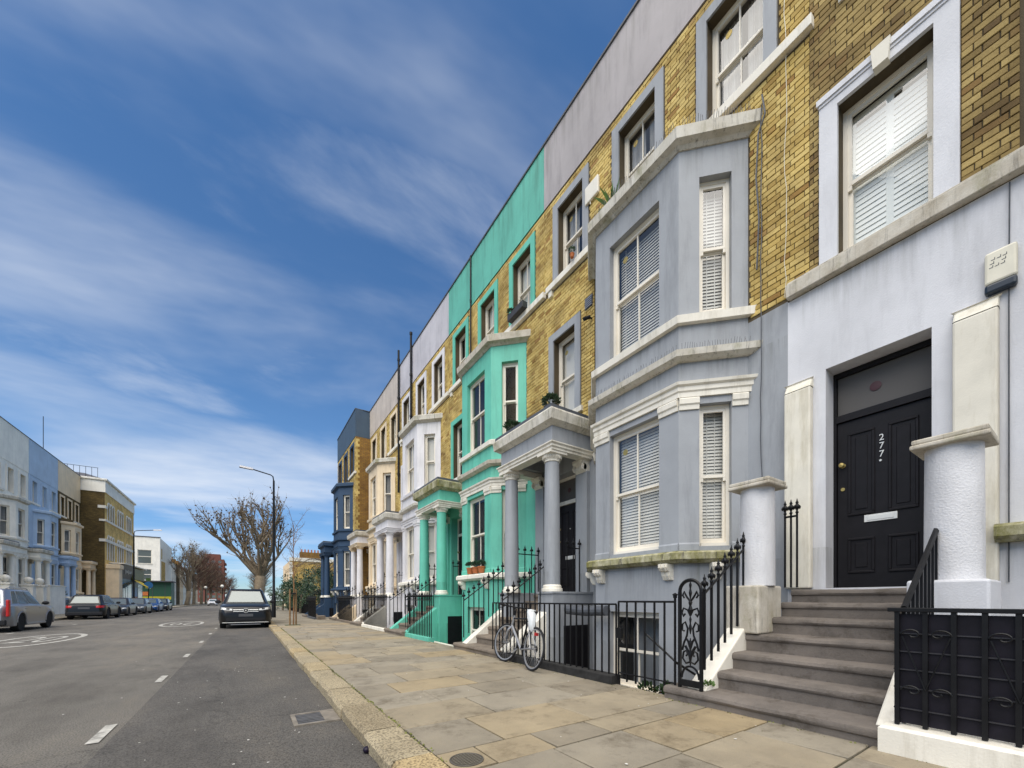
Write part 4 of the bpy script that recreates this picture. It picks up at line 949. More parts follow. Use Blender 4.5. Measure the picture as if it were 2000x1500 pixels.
for zz, rx, ry, ox_ in ((.95, .07, .075, .24), (.90, .085, .085, .22), (.82, .075, .07, .19), (.72, .06, .055, .15), (.64, .045, .045, .13), (.60, .01, .01, .125)):
    rings.append([(ox_+rx*cos(2*pi*i/n)*random.uniform(.85, 1.1)-.03, ry*sin(2*pi*i/n)*random.uniform(.85, 1.1)+.02, zz+random.uniform(-.01, .01)) for i in range(n)])
m.add([p for r_ in rings for p in r_], [(a*n+i, a*n+(i+1) % n, (a+1)*n+(i+1) % n, (a+1)*n+i) for a in range(5) for i in range(n)]); m.build('saddle_bag', plain('white_plastic_bag', (.62, .64, .64), .4), bk, auto=True)
m = MB(); m.tube([(.845, 0, .84), (.83, 0, .95), (.90, 0, .985)], .014, 8); m.build('stem', 'iron', bk)
m = MB(); m.tube([(.86, .30, 1.0), (.88, .15, .99), (.90, 0, .985), (.88, -.15, .99), (.86, -.30, 1.0)], .013, 8); m.tube([(.86, .30, 1.0), (.87, .2, .994)], .018, 8); m.tube([(.86, -.30, 1.0), (.87, -.2, .994)], .018, 8)
for s_ in (-1, 1): m.tube([(.90, s_*.19, .985), (.97, s_*.2, .955), (.96, s_*.28, .94)], .007, 5)
m.build('handlebar', 'rubber', bk)
m = MB(); m.lathe(BB[0], -.055, [(.085, 0), (.085, .004), (.06, .005), (.06, -.002)], 24, axis='y', cz=BB[2]); m.lathe(0, -.05, [(.05, 0), (.05, .02)], 16, axis='y', cz=WR)
m.tube([(BB[0]+.03, -.053, BB[2]+.08), (0, -.045, WR+.05)], .004, 4); m.tube([(BB[0]+.03, -.053, BB[2]-.08), (-.01, -.045, WR-.11), (.03, -.045, WR-.14), (-.02, -.045, WR-.05)], .004, 4); m.build('chainset', 'iron', bk)
m = MB(); m.tube([(BB[0], .07, BB[2]), (BB[0]+.14, .085, BB[2]-.10)], .011, 6); m.tube([(BB[0], -.07, BB[2]), (BB[0]-.14, -.085, BB[2]+.10)], .011, 6); m.build('cranks', 'silver', bk)
for s_, a in ((1, (.57, .13, .19)), (-1, (.29, -.13, .39))): MB().box(a[0]-.045, a[0]+.045, min(a[1], a[1]-s_*.05), max(a[1]+s_*.045, a[1]), a[2]-.012, a[2]+.012).build('pedal', 'rubber', bk)
MB().box(-.05, .0, -.025, .025, .55, .60).build('rear_light', plain('red_reflector', (.4, .02, .02), .3), bk)

# ------------------------------------------------------------------ cars
CG = D.materials.new('car_glass'); CG.use_nodes = True; _b = CG.node_tree.nodes['Principled BSDF']; _b.inputs['Metallic'].default_value = .18; _b.inputs['Base Color'].default_value = (.13, .155, .15, 1); _b.inputs['Roughness'].default_value = .09; _b.inputs['Coat Weight'].default_value = .3; _b.inputs['Specular IOR Level'].default_value = .9
LAMP = plain('headlamp_glass', (.50, .51, .50), .35, 0); TAIL = plain('tail_lamp_red', (.45, .012, .012), .2); PLATE = plain('masked_plate', (.07, .072, .078), .6); ALLOY = plain('alloy_wheel', (.42, .42, .43), .35, .7); TRIM = plain('black_trim', (.018, .018, .02), .55)
def curve(xs, x):
    for (a, b), (c, d) in zip(xs, xs[1:]):
        if x <= c: t = (x-a)/(c-a) if c > a else 0; t = t*t*(3-2*t)*.5+t*.5; return b+(d-b)*t
    return xs[-1][1]
def car(label, loc, rotz, paintm, Lc, Wc, Hc, wbase, suv=True, rails=False, badge=False, detail=True, spare=False):
    t = thing('parked_car', label, 'car', loc, rotz, 'cars parked along the kerbs')
    hl = Lc/2; xf, xr = wbase/2+.02, -wbase/2+.02; wr = .36 if suv else .32; gc = .22 if suv else .17
    belt = Hc*.60; nose = Hc*(.50 if suv else .44); bon = Hc*(.585 if suv else .55)
    cowl = xf-.42; top = [(-hl, Hc*.50), (-hl+.05, Hc*.585), (-hl+.22, belt+.03), (cowl-.1, belt+.01), (cowl+.25, bon+.035), (hl-.5, bon-.02), (hl-.16, nose+.045), (hl-.04, nose-.06), (hl, nose-.26)]
    xs = sorted(set([-hl, -hl+.04, -hl+.12, -hl+.25, hl, hl-.03, hl-.08, hl-.18, hl-.32]+[-hl+.4+i*(Lc-.85)/22 for i in range(23)]+[xf+wr*1.13*cos(pi*i/10) for i in range(11)]+[xr+wr*1.13*cos(pi*i/10) for i in range(11)]))
    rings = []
    for x in xs:
        e_ = max(0, (abs(x)-(hl-.55))/.55); wx = Wc/2*(1-.24*e_**2.4); zt = curve(top, x)
        zb = gc+(.10*max(0, (abs(x)-(hl-.25))/.25)); ar = 0
        for c in (xf, xr):
            dd = abs(x-c)
            if dd <= wr*1.13+1e-6: ar = max(ar, wr+math.sqrt(max(0, (wr*1.13)**2-dd*dd)))
        zs_ = max(zb, ar); sh = zt-.05; md = max(zs_+.04, Hc*.36); md = min(md, sh-.03)
        rings.append([(x, 0, zs_), (x, wx*.80, zs_), (x, wx*.965, zs_+.005), (x, wx*.99, zs_+.03), (x, wx, md), (x, wx*.985, (md+sh)/2), (x, wx*.955, sh), (x, wx*.88, zt-.01), (x, wx*.5, zt+.018), (x, 0, zt+.025)])
    nq = 10; bd = MB()
    for sgn in (1, -1):
        vs = [(p[0], p[1]*sgn, p[2]) for r in rings for p in r]
        bd.add(vs, [((i*nq+j, i*nq+j+1, (i+1)*nq+j+1, (i+1)*nq+j) if sgn > 0 else (i*nq+j, (i+1)*nq+j, (i+1)*nq+j+1, i*nq+j+1)) for i in range(len(xs)-1) for j in range(nq-1)])
        for i in (0, len(xs)-1): bd.add([(p[0], p[1]*sgn, p[2]) for p in rings[i]], [tuple(range(nq))])
    body = bd.build('body', paintm, t, auto=True)
    bvh = BVHTree.FromPolygons([Vector(v) for v in bd.v], bd.f)
    def patch(name, cols, sgn, mat, off=.009):
        m_ = MB(); k = 4; vs = []
        for y_, z0, z1 in cols:
            for j in range(k+1):
                z_ = z0+(z1-z0)*j/k; h = bvh.ray_cast(Vector((sgn*(hl+1), y_, z_)), Vector((-sgn, 0, 0)))[0]
                vs.append(((h.x if h else sgn*(hl-.3))+sgn*off, y_, z_))
        m_.add(vs, [(i*(k+1)+j, i*(k+1)+j+1, (i+1)*(k+1)+j+1, (i+1)*(k+1)+j) for i in range(len(cols)-1) for j in range(k)]); return m_.build(name, mat, t, auto=True)
    # cabin
    rt = Hc-.03; xa, xb_, xc, xd = cowl+.12, cowl-.62, (-hl+.62 if suv else -hl+1.05), (-hl+.14 if suv else -hl+.38)
    wbt, wrf = Wc/2*.925, Wc/2*.70
    cb = MB(); zb = belt-.03
    low_ = [(xa, wbt*.86), (xa-.35, wbt), (xd+.3, wbt*.98), (xd, wbt*.86)]; upp = [(xb_, wrf*.9), (xb_-.2, wrf), (xc+.2, wrf), (xc-.08, wrf*.9)]
    lo = [(x, y, zb) for x, y in low_]+[(x, -y, zb) for x, y in low_[::-1]]
    mid = [(x, y, rt-.06-(.03 if i in (0, 3) else 0)) for i, (x, y) in enumerate(upp)]; mid += [(p[0], -p[1], p[2]) for p in mid[::-1]]
    up2 = [(x-(.12 if i == 0 else -.12 if i == 3 else 0), y*.86, rt) for i, (x, y) in enumerate(upp)]; up2 += [(p[0], -p[1], p[2]) for p in up2[::-1]]
    cb.add(lo+mid+up2, [(i, (i+1) % 8, 8+(i+1) % 8, 8+i) for i in range(8)]+[(8+i, 8+(i+1) % 8, 16+(i+1) % 8, 16+i) for i in range(8)]+[tuple(range(16, 24))])
    cb.build('cabin', paintm, t, auto=True, bevel=.03)
    def panel(name, q, ins, mat, off=.006):
        q = [Vector(p) for p in q]; c = sum(q, Vector())/len(q); n_ = (q[1]-q[0]).cross(q[3]-q[0]).normalized()
        if n_.dot(c-Vector((0, 0, .8))) < 0: n_ = -n_
        pts = [p+(c-p).normalized()*ins+n_*off for p in q]; pk = [p-n_*.012 for p in pts]
        MB().add(pts+pk, [(0, 1, 2, 3)]+[(i, (i+1) % 4, 4+(i+1) % 4, 4+i) for i in range(4)]).build(name, mat, t, fix=True)
    lv, mv = [Vector(p) for p in lo], [Vector(p) for p in mid]; up_ = lambda a, b, k: a+(b-a)*k
    panel('windscreen', [up_(lv[0], mv[0], .12), up_(lv[7], mv[7], .12), mv[7], mv[0]], .07, CG, .008)
    panel('rear_window', [up_(lv[3], mv[3], .15), up_(lv[4], mv[4], .15), mv[4], mv[3]], .09, CG, .008)
    for a, b in ((1, 2), (6, 5)):
        f0, f1, g0, g1 = up_(lv[a], mv[a], .12), up_(lv[b], mv[b], .12), mv[a], mv[b]
        ks = [0, .40, .78, 1] if suv else [0, .5, 1]
        for k0, k1 in zip(ks, ks[1:]): panel('side_window', [up_(f0, f1, k0), up_(f0, f1, k1), up_(g0, g1, k1), up_(g0, g1, k0)], .045, CG)
    # wheels
    for x in (xf, xr):
        for s_ in (1, -1):
            y = s_*(Wc/2-.125)
            w = MB().lathe(0, 0, [(wr*.62, -.10), (wr*.93, -.105), (wr, -.08), (wr, .08), (wr*.93, .105), (wr*.62, .10)], 28, axis='y').build('wheel', 'rubber', t, (x, y, wr), auto=True)
            rm_ = MB().lathe(0, s_*.085, [(wr*.64, 0), (wr*.6, s_*.012), (wr*.54, s_*.004)], 24, cap=False, axis='y'); rm_.lathe(0, s_*.06, [(wr*.6, 0), (.0, .0)], 20, axis='y')
            for i in range(5):
                a = 2*pi*i/5+.3; c_, d_ = Vector((cos(a), 0, sin(a))), Vector((-sin(a), 0, cos(a))); yo = Vector((0, s_*.095, 0))
                p = [c_*wr*.1+d_*.035+yo, c_*wr*.6+d_*.045+yo, c_*wr*.6-d_*.045+yo, c_*wr*.1-d_*.035+yo]; rm_.add(p+[v-Vector((0, s_*.03, 0)) for v in p], [(0, 1, 2, 3), (0, 1, 5, 4), (2, 3, 7, 6)])
            rm_.build('rim', ALLOY, w)
            if suv:
                al = MB().tube([(x+wr*1.12*cos(pi*i/12), s_*(Wc/2-.012), wr+wr*1.12*sin(pi*i/12)) for i in range(13)], .028, 6); al.build('arch_lip', TRIM if not spare else paintm, t)
    for s_ in (1, -1):
        m_ = MB().lathe(0, 0, [(.02, 0), (.10, .03), (.115, .09), (.08, .13), (.01, .135)], 10, axis='x'); m_ = m_.build('wing_mirror', paintm if not suv else TRIM, t, (xa-.55, s_*(Wc/2+.09), belt+.09), bevel=0, auto=True); m_.scale = (1.1, 1, .75)
        MB().box(-.03, .03, -.08*s_ if s_ > 0 else -.0, 0 if s_ > 0 else .08, -.03, .0).build('mirror_arm', TRIM, m_, (0.05, -s_*.04, -.05))
        # headlamps and tail lamps follow the body surface
        hz = nose-.03; W2 = Wc/2
        patch('headlight', [(s_*W2*(.50+.45*i/8), hz-.075+.05*(i/8)**1.5, hz-.01+.085*(i/8)) for i in range(9)], 1, LAMP)
        patch('headlight_lens', [(s_*W2*(.60+.12*i/5), hz-.045+.01*i/5, hz+.012+.01*i/5) for i in range(6)], 1, TRIM, .012)
        patch('headlight_lens', [(s_*W2*(.76+.10*i/5), hz-.03+.01*i/5, hz+.03+.01*i/5) for i in range(6)], 1, 'chrome', .012)
        zt = belt-.16
        if spare: MB().box(-hl-.012, -hl+.14, s_*Wc*.455-.06, s_*Wc*.455+.02, zt-.25, zt+.38).build('tail_light', TAIL, t, bevel=.02)
        else: patch('tail_light', [(s_*W2*(.58+.37*i/8), zt-.06, zt+.07+.02*i/8) for i in range(9)], -1, TAIL, .012)
    # front: grille, intake, plate, skid trim
    patch('grille', [(Wc*.25*(i/8-1), nose-.19+.03*abs(i/8-1)**3, nose-.03+.01*abs(i/8-1)) for i in range(17)], 1, TRIM, .006)
    patch('lower_intake', [(Wc*.40*(i/8-1), gc+.09+.05*abs(i/8-1)**2, gc+.25) for i in range(17)], 1, TRIM, .006)
    MB().box(hl, hl+.02, -.26, .26, nose-.37, nose-.255).build('number_plate', PLATE, t, bevel=.004)
    MB().box(-hl-.02, -hl+.01, -.26, .26, belt-.30, belt-.185).build('number_plate', PLATE, t, bevel=.004)
    MB().box(-hl-.012, -hl+.12, -Wc*.44, Wc*.44, gc+.06, gc+.26).build('rear_bumper_trim', TRIM, t, bevel=.03)
    if badge:
        [patch('grille_bar', [(Wc*.235*(i/8-1), nose-z_-.014, nose-z_+.014) for i in range(17)], 1, 'chrome', .016) for z_ in (.075, .145)]
        s = MB().lathe(hl+.018, 0, [(.098, -.005), (.098, .012), (.082, .014), (.080, -.005)], 28, axis='x', cz=nose-.112)
        for i in range(3):
            a = pi/2+2*pi*i/3; s.add([(hl+.03, .085*cos(a), nose-.112+.085*sin(a)), (hl+.03, .016*cos(a+1.05), nose-.112+.016*sin(a+1.05)), (hl+.036, 0, nose-.112), (hl+.03, .016*cos(a-1.05), nose-.112+.016*sin(a-1.05))], [(0, 1, 2), (0, 2, 3)])
        s.build('star_badge', 'chrome', t)
        MB().lathe(hl+.012, 0, [(.08, 0), (.08, .004)], 24, axis='x', cz=nose-.112).build('badge_back', TRIM, t)
        MB().box(hl-.03, hl+.015, -Wc*.43, Wc*.43, gc+.035, gc+.06).build('skid_trim', 'chrome', t, bevel=.008)
        MB().box(hl-.10, hl+.008, -Wc*.28, Wc*.28, gc-.05, gc-.03).build('skid_plate', 'silver', t, bevel=.004)
    if rails:
        for s_ in (1, -1): MB().tube([(xb_-.05, s_*wrf*.88, rt-.02), (xb_-.2, s_*wrf*.88, rt+.045), (xc+.3, s_*wrf*.88, rt+.045), (xc+.1, s_*wrf*.88, rt-.01)], .017, 6).build('roof_rail', 'silver', t)
    if detail:
        for s_ in (1, -1):
            for x in (xf-.98, xr+.35): MB().box(x, x+.18, s_*Wc/2*.985-.015, s_*Wc/2*.985+.018, belt-.13, belt-.10).build('door_handle', paintm, t, bevel=.006)
            MB().box(xr+wr*1.2, xf-wr*1.2, s_*Wc*.495-.02, s_*Wc*.495+.012, gc+.02, gc+.10).build('side_sill', 'silver' if spare else TRIM, t, bevel=.012)
    return t
def cpaint(n, c, metal=.5, r=.3):
    m_ = plain(n, c, r, metal, 0, .25); m_.node_tree.nodes['Principled BSDF'].inputs['Specular IOR Level'].default_value = .3; m_.node_tree.nodes['Principled BSDF'].inputs['Coat Roughness'].default_value = .12; return m_
car('black luxury sport utility vehicle facing us with star badge and roof rails', (-.03, 20.65+2.42, 0), -pi/2, cpaint('black_car_paint', (.005, .0045, .0045), 0, .3), 4.82, 1.93, 1.78, 2.92, True, True, True)
car('silver grey compact off-roader parked with its side to us across the road', (-8.28, 25.15, 0), pi/2, cpaint('silver_car_paint', (.30, .31, .34), .7), 4.6, 1.78, 1.70, 2.64, True, True, spare=True)
car('black hatchback utility car seen from behind with red tail lights', (-8.5, 37.9, 0), pi/2, cpaint('jet_car_paint', (.005, .005, .005), 0, .3), 4.5, 1.86, 1.60, 2.65, True)
for i, (lb, c, y_) in enumerate((('dark grey saloon parked in front of the black hatchback', (.05, .05, .055), 43.6), ('graphite saloon second in the row beyond the black hatchback', (.09, .095, .10), 49.9), ('blue hatchback third in the row beyond the black hatchback', (.03, .09, .25), 56.2), ('dark saloon at the far end of the row by the green shop', (.03, .03, .035), 62.4))):
    car(lb, (-8.5, y_, 0), -pi/2, cpaint('car_paint_%d' % i, c, .5), 4.3, 1.76, 1.45, 2.55, False, detail=False)
car('small white car far down the road', (-6.4, 112, 0), -pi/2, cpaint('white_car_paint', (.75, .75, .75), 0), 4.2, 1.75, 1.48, 2.5, False, detail=False)

# ------------------------------------------------------------------ opposite side of the street
LX = -13.6
for i, (lb, st) in enumerate((
    ('plain off-white house at the near end of the opposite terrace', dict(wall='loff', par='loff')),
    ('off-white stucco house with ionic porch columns opposite, next to the pale blue house', dict(wall='loff', par='loff')),
    ('pale blue painted house on the opposite side', dict(wall='lblue', par='lblue', cornice='lblue', pcor='lblue')),
    ('peach cream house opposite between the pale blue house and the brown brick corner building', dict(wall='peach', par='peach', upper='brick_tex', cornice='peach', pcor='peach')))):
    d = dict(lod=1, mir=True, trim='white', sur=st['wall'], upper=st['wall'], top=13.35, blinds=['curtain']*4, bayblind='curtain', sillm=st['wall'], cornice='white_st'); d.update(st); d['trim'] = st['wall']
    house(LX, 33.8+5.55*i+5.5, -pi/2, lb, d)
# garden walls and gate piers
def gwall(label, y0, y1, h, X=-12.35):
    o = thing('garden_wall', label, 'wall', (X, y0, .13)); MB().box(-.12, .12, 0, y1-y0, 0, h).build('wall_body', 'loff', o); MB().box(-.17, .17, -.04, y1-y0+.04, h, h+.09).build('wall_coping', 'white', o, bevel=.02)
gwall('tall white garden wall in front of the pale blue house', 43.9, 46.9, 2.15); gwall('white garden wall in front of the off-white house', 33.0, 41.2, 1.7); gwall('low white wall before the peach house', 48.6, 54.6, 1.2)
for y_ in (37.4, 40.6, 42.3):
    t = thing('gate_pier', 'white gate pier topped with a ball finial in front of the off-white house', 'pier', (-12.3, y_, .13), 0, 'ball topped gate piers')
    MB().box(-.27, .27, -.27, .27, 0, 2.05).build('shaft', 'loff', t, bevel=.01); MB().box(-.33, .33, -.33, .33, 2.05, 2.17).build('cap', 'white', t, bevel=.02)
    MB().lathe(0, 0, [(.12, 2.17), (.08, 2.22), (.10, 2.24)]+[(.23*sin(pi*k/12), 2.44-.23*cos(pi*k/12)) for k in range(2, 12)]+[(.01, 2.67)], 18).build('ball', 'white', t, auto=True)
railing('low blue-black railing beside the tall white garden wall opposite', (-12.35, 47.0, .13), (-12.35, 48.5, .13), 1.1, finial=False, gap=.15, group='railings on the opposite pavement')
for y_ in (35.2, 38.9, 43.1, 47.6): leafy('garden_shrub', (-12.9, y_, 1.2), 300, .55, 1.0, 'leaf', {35.2: 'dark shrub behind the long white wall opposite, beside the near pier', 38.9: 'dark shrub between two ball topped gate piers opposite', 43.1: 'dark shrub between the last ball pier and the tall white wall', 47.6: 'dark shrub behind the low blue-black railing opposite'}[y_], 'shrub', .13, group='shrubs in the opposite front gardens')
M['pubgold'] = brick_tex('golden_stock_front', (.95, .66, .22), (.80, .54, .15), (.45, .32, .16))
# brown brick corner building with arched windows
PX_, PY0, PY1 = -11.9, 56.1, 68.4
pb = thing('corner_building', 'brown brick corner building with white arched windows and a dark shopfront', 'building', (PX_, PY0, .13))
MB().quad((-12, 0, 0), (0, 0, 0), (0, 0, 12), (-12, 0, 12)).build('side_wall', 'brick_tex', pb)
hl_ = []; GR = [(.75, 3.35), (4.55, 7.15), (8.4, 11.0)]
for g0, g1 in GR:
    for zb_, zt_ in ((5.2, 7.4), (9.25, 10.75)):
        for i in range(3): a = g0+(g1-g0)*i/3+.12; hl_.append((a, a+.62, zb_, zt_))
MB().holed((0, 0), (0, 1), (1, 0), 0, 12.3, 0, 12, hl_, .2).build('front_wall', M['pubgold'], pb)
for a, b, z0, z1 in hl_:
    w = MB().box(-.16, -.12, a, a+.05, z0, z1).box(-.16, -.12, b-.05, b, z0, z1).box(-.16, -.12, a+.05, b-.05, (z0+z1)/2-.03, (z0+z1)/2+.03).box(-.16, -.12, a+.05, b-.05, z1-.05, z1).build('window', 'frame', pb)
    MB().quad((-.15, a, z0), (-.15, b, z0), (-.15, b, z1), (-.15, a, z1)).build('pane', CG, w)
    s = MB(); c = (a+b)/2; n = 10; r0, r1 = .31, .47
    for i in range(n):
        t0, t1 = pi*i/n, pi*(i+1)/n; P = lambda r, t, x: (x, c+r*cos(t), z1-.12+r*1.1*sin(t))
        s.quad(P(r0, t0, .06), P(r1, t0, .06), P(r1, t1, .06), P(r0, t1, .06)); s.quad(P(r1, t0, .06), P(r1, t0, -.02), P(r1, t1, -.02), P(r1, t1, .06)); s.quad(P(r0, t0, .06), P(r0, t0, -.2), P(r0, t1, -.2), P(r0, t1, .06))
    s.box(-.02, .06, a-.15, a, z0, z1-.12).box(-.02, .06, b, b+.15, z0, z1-.12); s.build('arched_surround', 'white', w)
for z0, h_ in ((9.05, .2), (10.35, .28), (7.0, .28)): MB().box(-.4, .1, -.06, 12.36, z0, z0+h_).build('string_course', 'white', pb) if z0 < 9.2 else MB().box(-.5, .08, -.05, .70, z0, z0+h_).build('string_course', 'white', pb)
MB().box(-12, .06, -.06, 12.36, 11.95, 13.1).build('parapet', 'loff', pb); MB().box(-12, .22, -.2, 12.5, 13.1, 13.3).build('cornice', 'white', pb, bevel=.04)
MB().add([(-12, .2, 13.3), (0, .2, 13.3), (0, 12.2, 13.3), (-12, 12.2, 13.3), (-10, 2.5, 14.4), (-2, 2.5, 14.2), (-2, 10, 14.2), (-10, 10, 14.4)], [(0, 1, 5, 4), (1, 2, 6, 5), (2, 3, 7, 6), (3, 0, 4, 7), (4, 5, 6, 7)]).build('roof', 'slate', pb)
rr = MB()
for i in range(14): rr.tube([(-6+i*.42, .15, 13.3), (-6+i*.42, .15, 14.35)], .02, 4)
rr.tube([(-6, .15, 14.35), (-.5, .15, 14.35)], .025, 4).tube([(-4.6, 1.5, 13.3), (-4.6, 1.5, 19.0)], .03, 4).build('roof_railing', 'iron', pb)
# shopfront
MB().box(0.004, 1.0, .3, 1.5, 0, 4.3).build('shop_pilaster', 'peach', pb); MB().box(0, 1.1, .2, 1.6, 4.3, 4.75).build('shop_pilaster_cap', 'peach', pb, bevel=.05)
MB().box(.004, .85, 1.5, 12.2, 0, 3.4).build('shopfront', 'teal', pb)
MB().add([(.8, 1.55, 3.4), (.8, 6.4, 3.4), (1.15, 6.4, 4.9), (1.15, 1.55, 4.9), (.1, 1.55, 3.4), (.1, 6.4, 3.4), (.1, 6.4, 4.9), (.1, 1.55, 4.9)], [(0, 1, 2, 3), (4, 5, 6, 7), (2, 3, 7, 6), (0, 1, 5, 4), (0, 3, 7, 4), (1, 2, 6, 5)]).build('fascia', 'char', pb, fix=True)
sq = MB(); pts = []
for i in range(70):
    u = i/69; yy = 2.6+2.7*u; pts.append((1.02+.0*u, yy+.12*sin(u*42), 4.17+(.16+.16*(abs(u-.05) < .05 or abs(u-.52) < .05))*cos(u*46)*.8))
sq.tube(pts, .028, 4).build('script_lettering', 'white', pb)
MB().box(.1, 1.0, 6.45, 12.2, 3.5, 4.8).build('fascia', plain('olive_fascia', (.14, .13, .02), .5, 0, .5), pb)
MB().box(0, 1.25, 1.4, 12.4, 4.9, 5.02).build('fascia_cornice', 'white', pb)
MB().add([(.86, 6.6, 3.5), (.86, 9.8, 3.5), (2.0, 9.8, 2.7), (2.0, 6.6, 2.7), (2.0, 9.8, 2.5), (2.0, 6.6, 2.5)], [(0, 1, 2, 3), (3, 2, 4, 5), ]).build('awning', 'yellow', pb)
for a, b, z0, z1, mt in ((1.9, 3.4, .5, 3.0, CG), (3.6, 4.4, .1, 3.0, CG), (4.6, 6.2, .6, 3.1, CG), (6.9, 9.2, .1, 1.5, 'orange'), (6.9, 9.2, 1.5, 2.6, 'signblue'), (9.6, 11.9, .5, 3.0, CG)): MB().box(.852, .87, a, b, z0, z1).build('shop_window', mt, pb)
# white corner building with a green shop
wb_ = thing('corner_building', 'white rendered building with patches of yellow brick beyond the side street', 'building', (-13.7, 100, .13))
h4 = [(-8.6, -6.6, 8.3, 10.8), (-3.2, -1.2, 8.0, 10.5), (-8.6, -6.6, 4.9, 7.0), (-3.2, -1.2, 4.9, 6.9)]
MB().holed((0, 0), (1, 0), (0, -1), -12, 0, 0, 12.9, h4, .2).quad((0, 0, 0), (0, 14, 0), (0, 14, 12.4), (0, 0, 12.9)).quad((-12, 0, 12.9), (0, 0, 12.9), (0, 14, 12.4), (-12, 14, 12.4)).build('wall', 'loff', wb_)
for a, b, z0, z1 in h4:
    w = MB().box(a, a+.1, .10, .16, z0, z1).box(b-.1, b, .10, .16, z0, z1).box(a+.1, b-.1, .10, .16, z1-.1, z1).box(a+.1, b-.1, .10, .16, (z0+z1)/2-.06, (z0+z1)/2+.06).box(a-.1, b+.1, -.1, .16, z0-.15, z0).build('window', 'frame', wb_); MB().quad((a, .14, z0), (b, .14, z0), (b, .14, z1), (a, .14, z1)).build('pane', CG, w)
MB().box(-12.1, .1, -.1, .0, 12.9, 13.05).build('coping', 'slate', wb_); MB().box(.002, .02, 1.2, 5.5, 4.6, 8.6).box(.002, .02, 1.2, 2.2, 9, 11).build('brick_patch', 'brick_tex_y', wb_)
gs = thing('shop_building', 'low dark green shop with yellow bands and canopy', 'shop', (-11.6, 96, .13))
MB().box(-8, 0, 0, 4, 0, 4.35).build('shop_body', 'sgreen', gs); MB().box(-8.2, .2, -.9, 4, 4.4, 4.6).build('canopy_roof', 'slate', gs)
MB().box(-8, .0, -.02, -.004, 1.2, 1.75).build('yellow_band', plain('mustard_band', (.42, .36, .01), .5), gs)
for x in (-8.0, -6.9, -5.2): MB().box(x, x+.9, -.025, -.005, 3.1, 4.1).build('yellow_sign', 'yellow', gs)
MB().box(-7.6, -3.2, -.03, -.006, 1.9, 2.6).build('crate_display', 'orange', gs)
for x in (-2.6, -.9): MB().box(x, x+.06, -.03, -.004, .1, 4.3).build('panel_joint', 'slate', gs)
# far terraces
def farhouse(X, Y, wid, h, facing, wm, label, roof='slate'):
    t = thing('far_house', label, 'house', (X, Y, .1), 0, 'houses far down the street'); s_ = facing
    hs2 = [(wid*(i+.5)/2-.5, wid*(i+.5)/2+.5, z, z+1.9) for i in range(2) for z in (1.2, 4.3, 7.3)]
    MB().holed((0, 0), (0, 1), (s_, 0), 0, wid, 0, h, hs2, .2).quad((0, 0, 0), (-s_*9, 0, 0), (-s_*9, 0, h), (0, 0, h)).quad((0, wid, 0), (-s_*9, wid, 0), (-s_*9, wid, h), (0, wid, h)).build('wall', wm, t)
    for a, b, z0, z1 in hs2:
        w = MB().quad((-s_*.15, a, z0), (-s_*.15, b, z0), (-s_*.15, b, z1), (-s_*.15, a, z1)).build('window', CG, t); MB().box(-.15 if s_ > 0 else .1, -.1 if s_ > 0 else .15, a, b, (z0+z1)/2-.04, (z0+z1)/2+.04).build('frame', 'frame', w)
    r_ = MB().add([(.2*s_, -.05, h), (.2*s_, wid+.05, h), (-s_*9, wid+.05, h), (-s_*9, -.05, h), (-s_*4.5, -.05, h+2.4), (-s_*4.5, wid+.05, h+2.4)], [(0, 1, 5, 4), (3, 4, 5, 2), (0, 4, 3), (1, 2, 5)]).build('roof', roof, t)
    ch = MB().box(-s_*4.5-.35, -s_*4.5+.35, wid-.8, wid-.02, h+1.4, h+3.6)
    for i in range(4): ch.lathe(-s_*4.5-.24+i*.16, wid-.4, [(.09, h+3.6), (.08, h+4.1)], 8)
    ch.build('chimney', 'brick_tex_r', r_)
for i in range(9): farhouse(-13.9, 116+i*6.2, 6.2, 9.6, 1, ('loff', 'brick_tex', 'peach')[i % 3], ('white stuccoed house in the far left terrace', 'brown brick house in the far left terrace', 'cream house in the far left terrace')[i % 3], 'brick_tex_r')
fb = thing('side_building', 'long low yellow brick end wall with white quoins and coping beyond the garden', 'building', (5.9, 75, .1))
MB().box(0, 14, 0, .3, 0, 7.6).build('end_wall', 'brick_tex_y', fb); MB().box(-.05, 14.1, -.1, .4, 7.6, 8.2).build('coping', 'white', fb); MB().box(1.5, 5.5, .1, .9, 8.2, 9.2).build('chimney_stack', 'brick_tex_r', fb)
for i in range(14): MB().box(-.06, .35 if i % 2 else .6, -.05, 0, .1+i*.53, .1+i*.53+.45).build('quoin', 'white', fb)
MB().box(-.02, 0, .3, 14, 0, 7.6).build('street_wall', 'peach', fb)
for i in range(8): pot = MB().lathe(1.8+i*.5, .5, [(.13, 9.2), (.10, 9.7)], 8).build('chimney_pot', 'terra', fb)
tw_ = thing('tower_block', 'distant reddish brick tower block behind the brown trees', 'tower', (-24.5, 300, 0))
MB().box(0, 13, 0, 14, 0, 26).box(3, 11, 2, 12, 26, 29.2).build('tower_wall', 'rust', tw_)
for z in range(2, 26, 3):
    for x in (13,): MB().box(x, x+.9, 1, 12, z, z+1.1).build('balcony', 'rust', tw_)
    for x in range(1, 12, 3): MB().box(x, x+1.6, -.05, -.01, z+.6, z+2.1).build('window', CG, tw_)

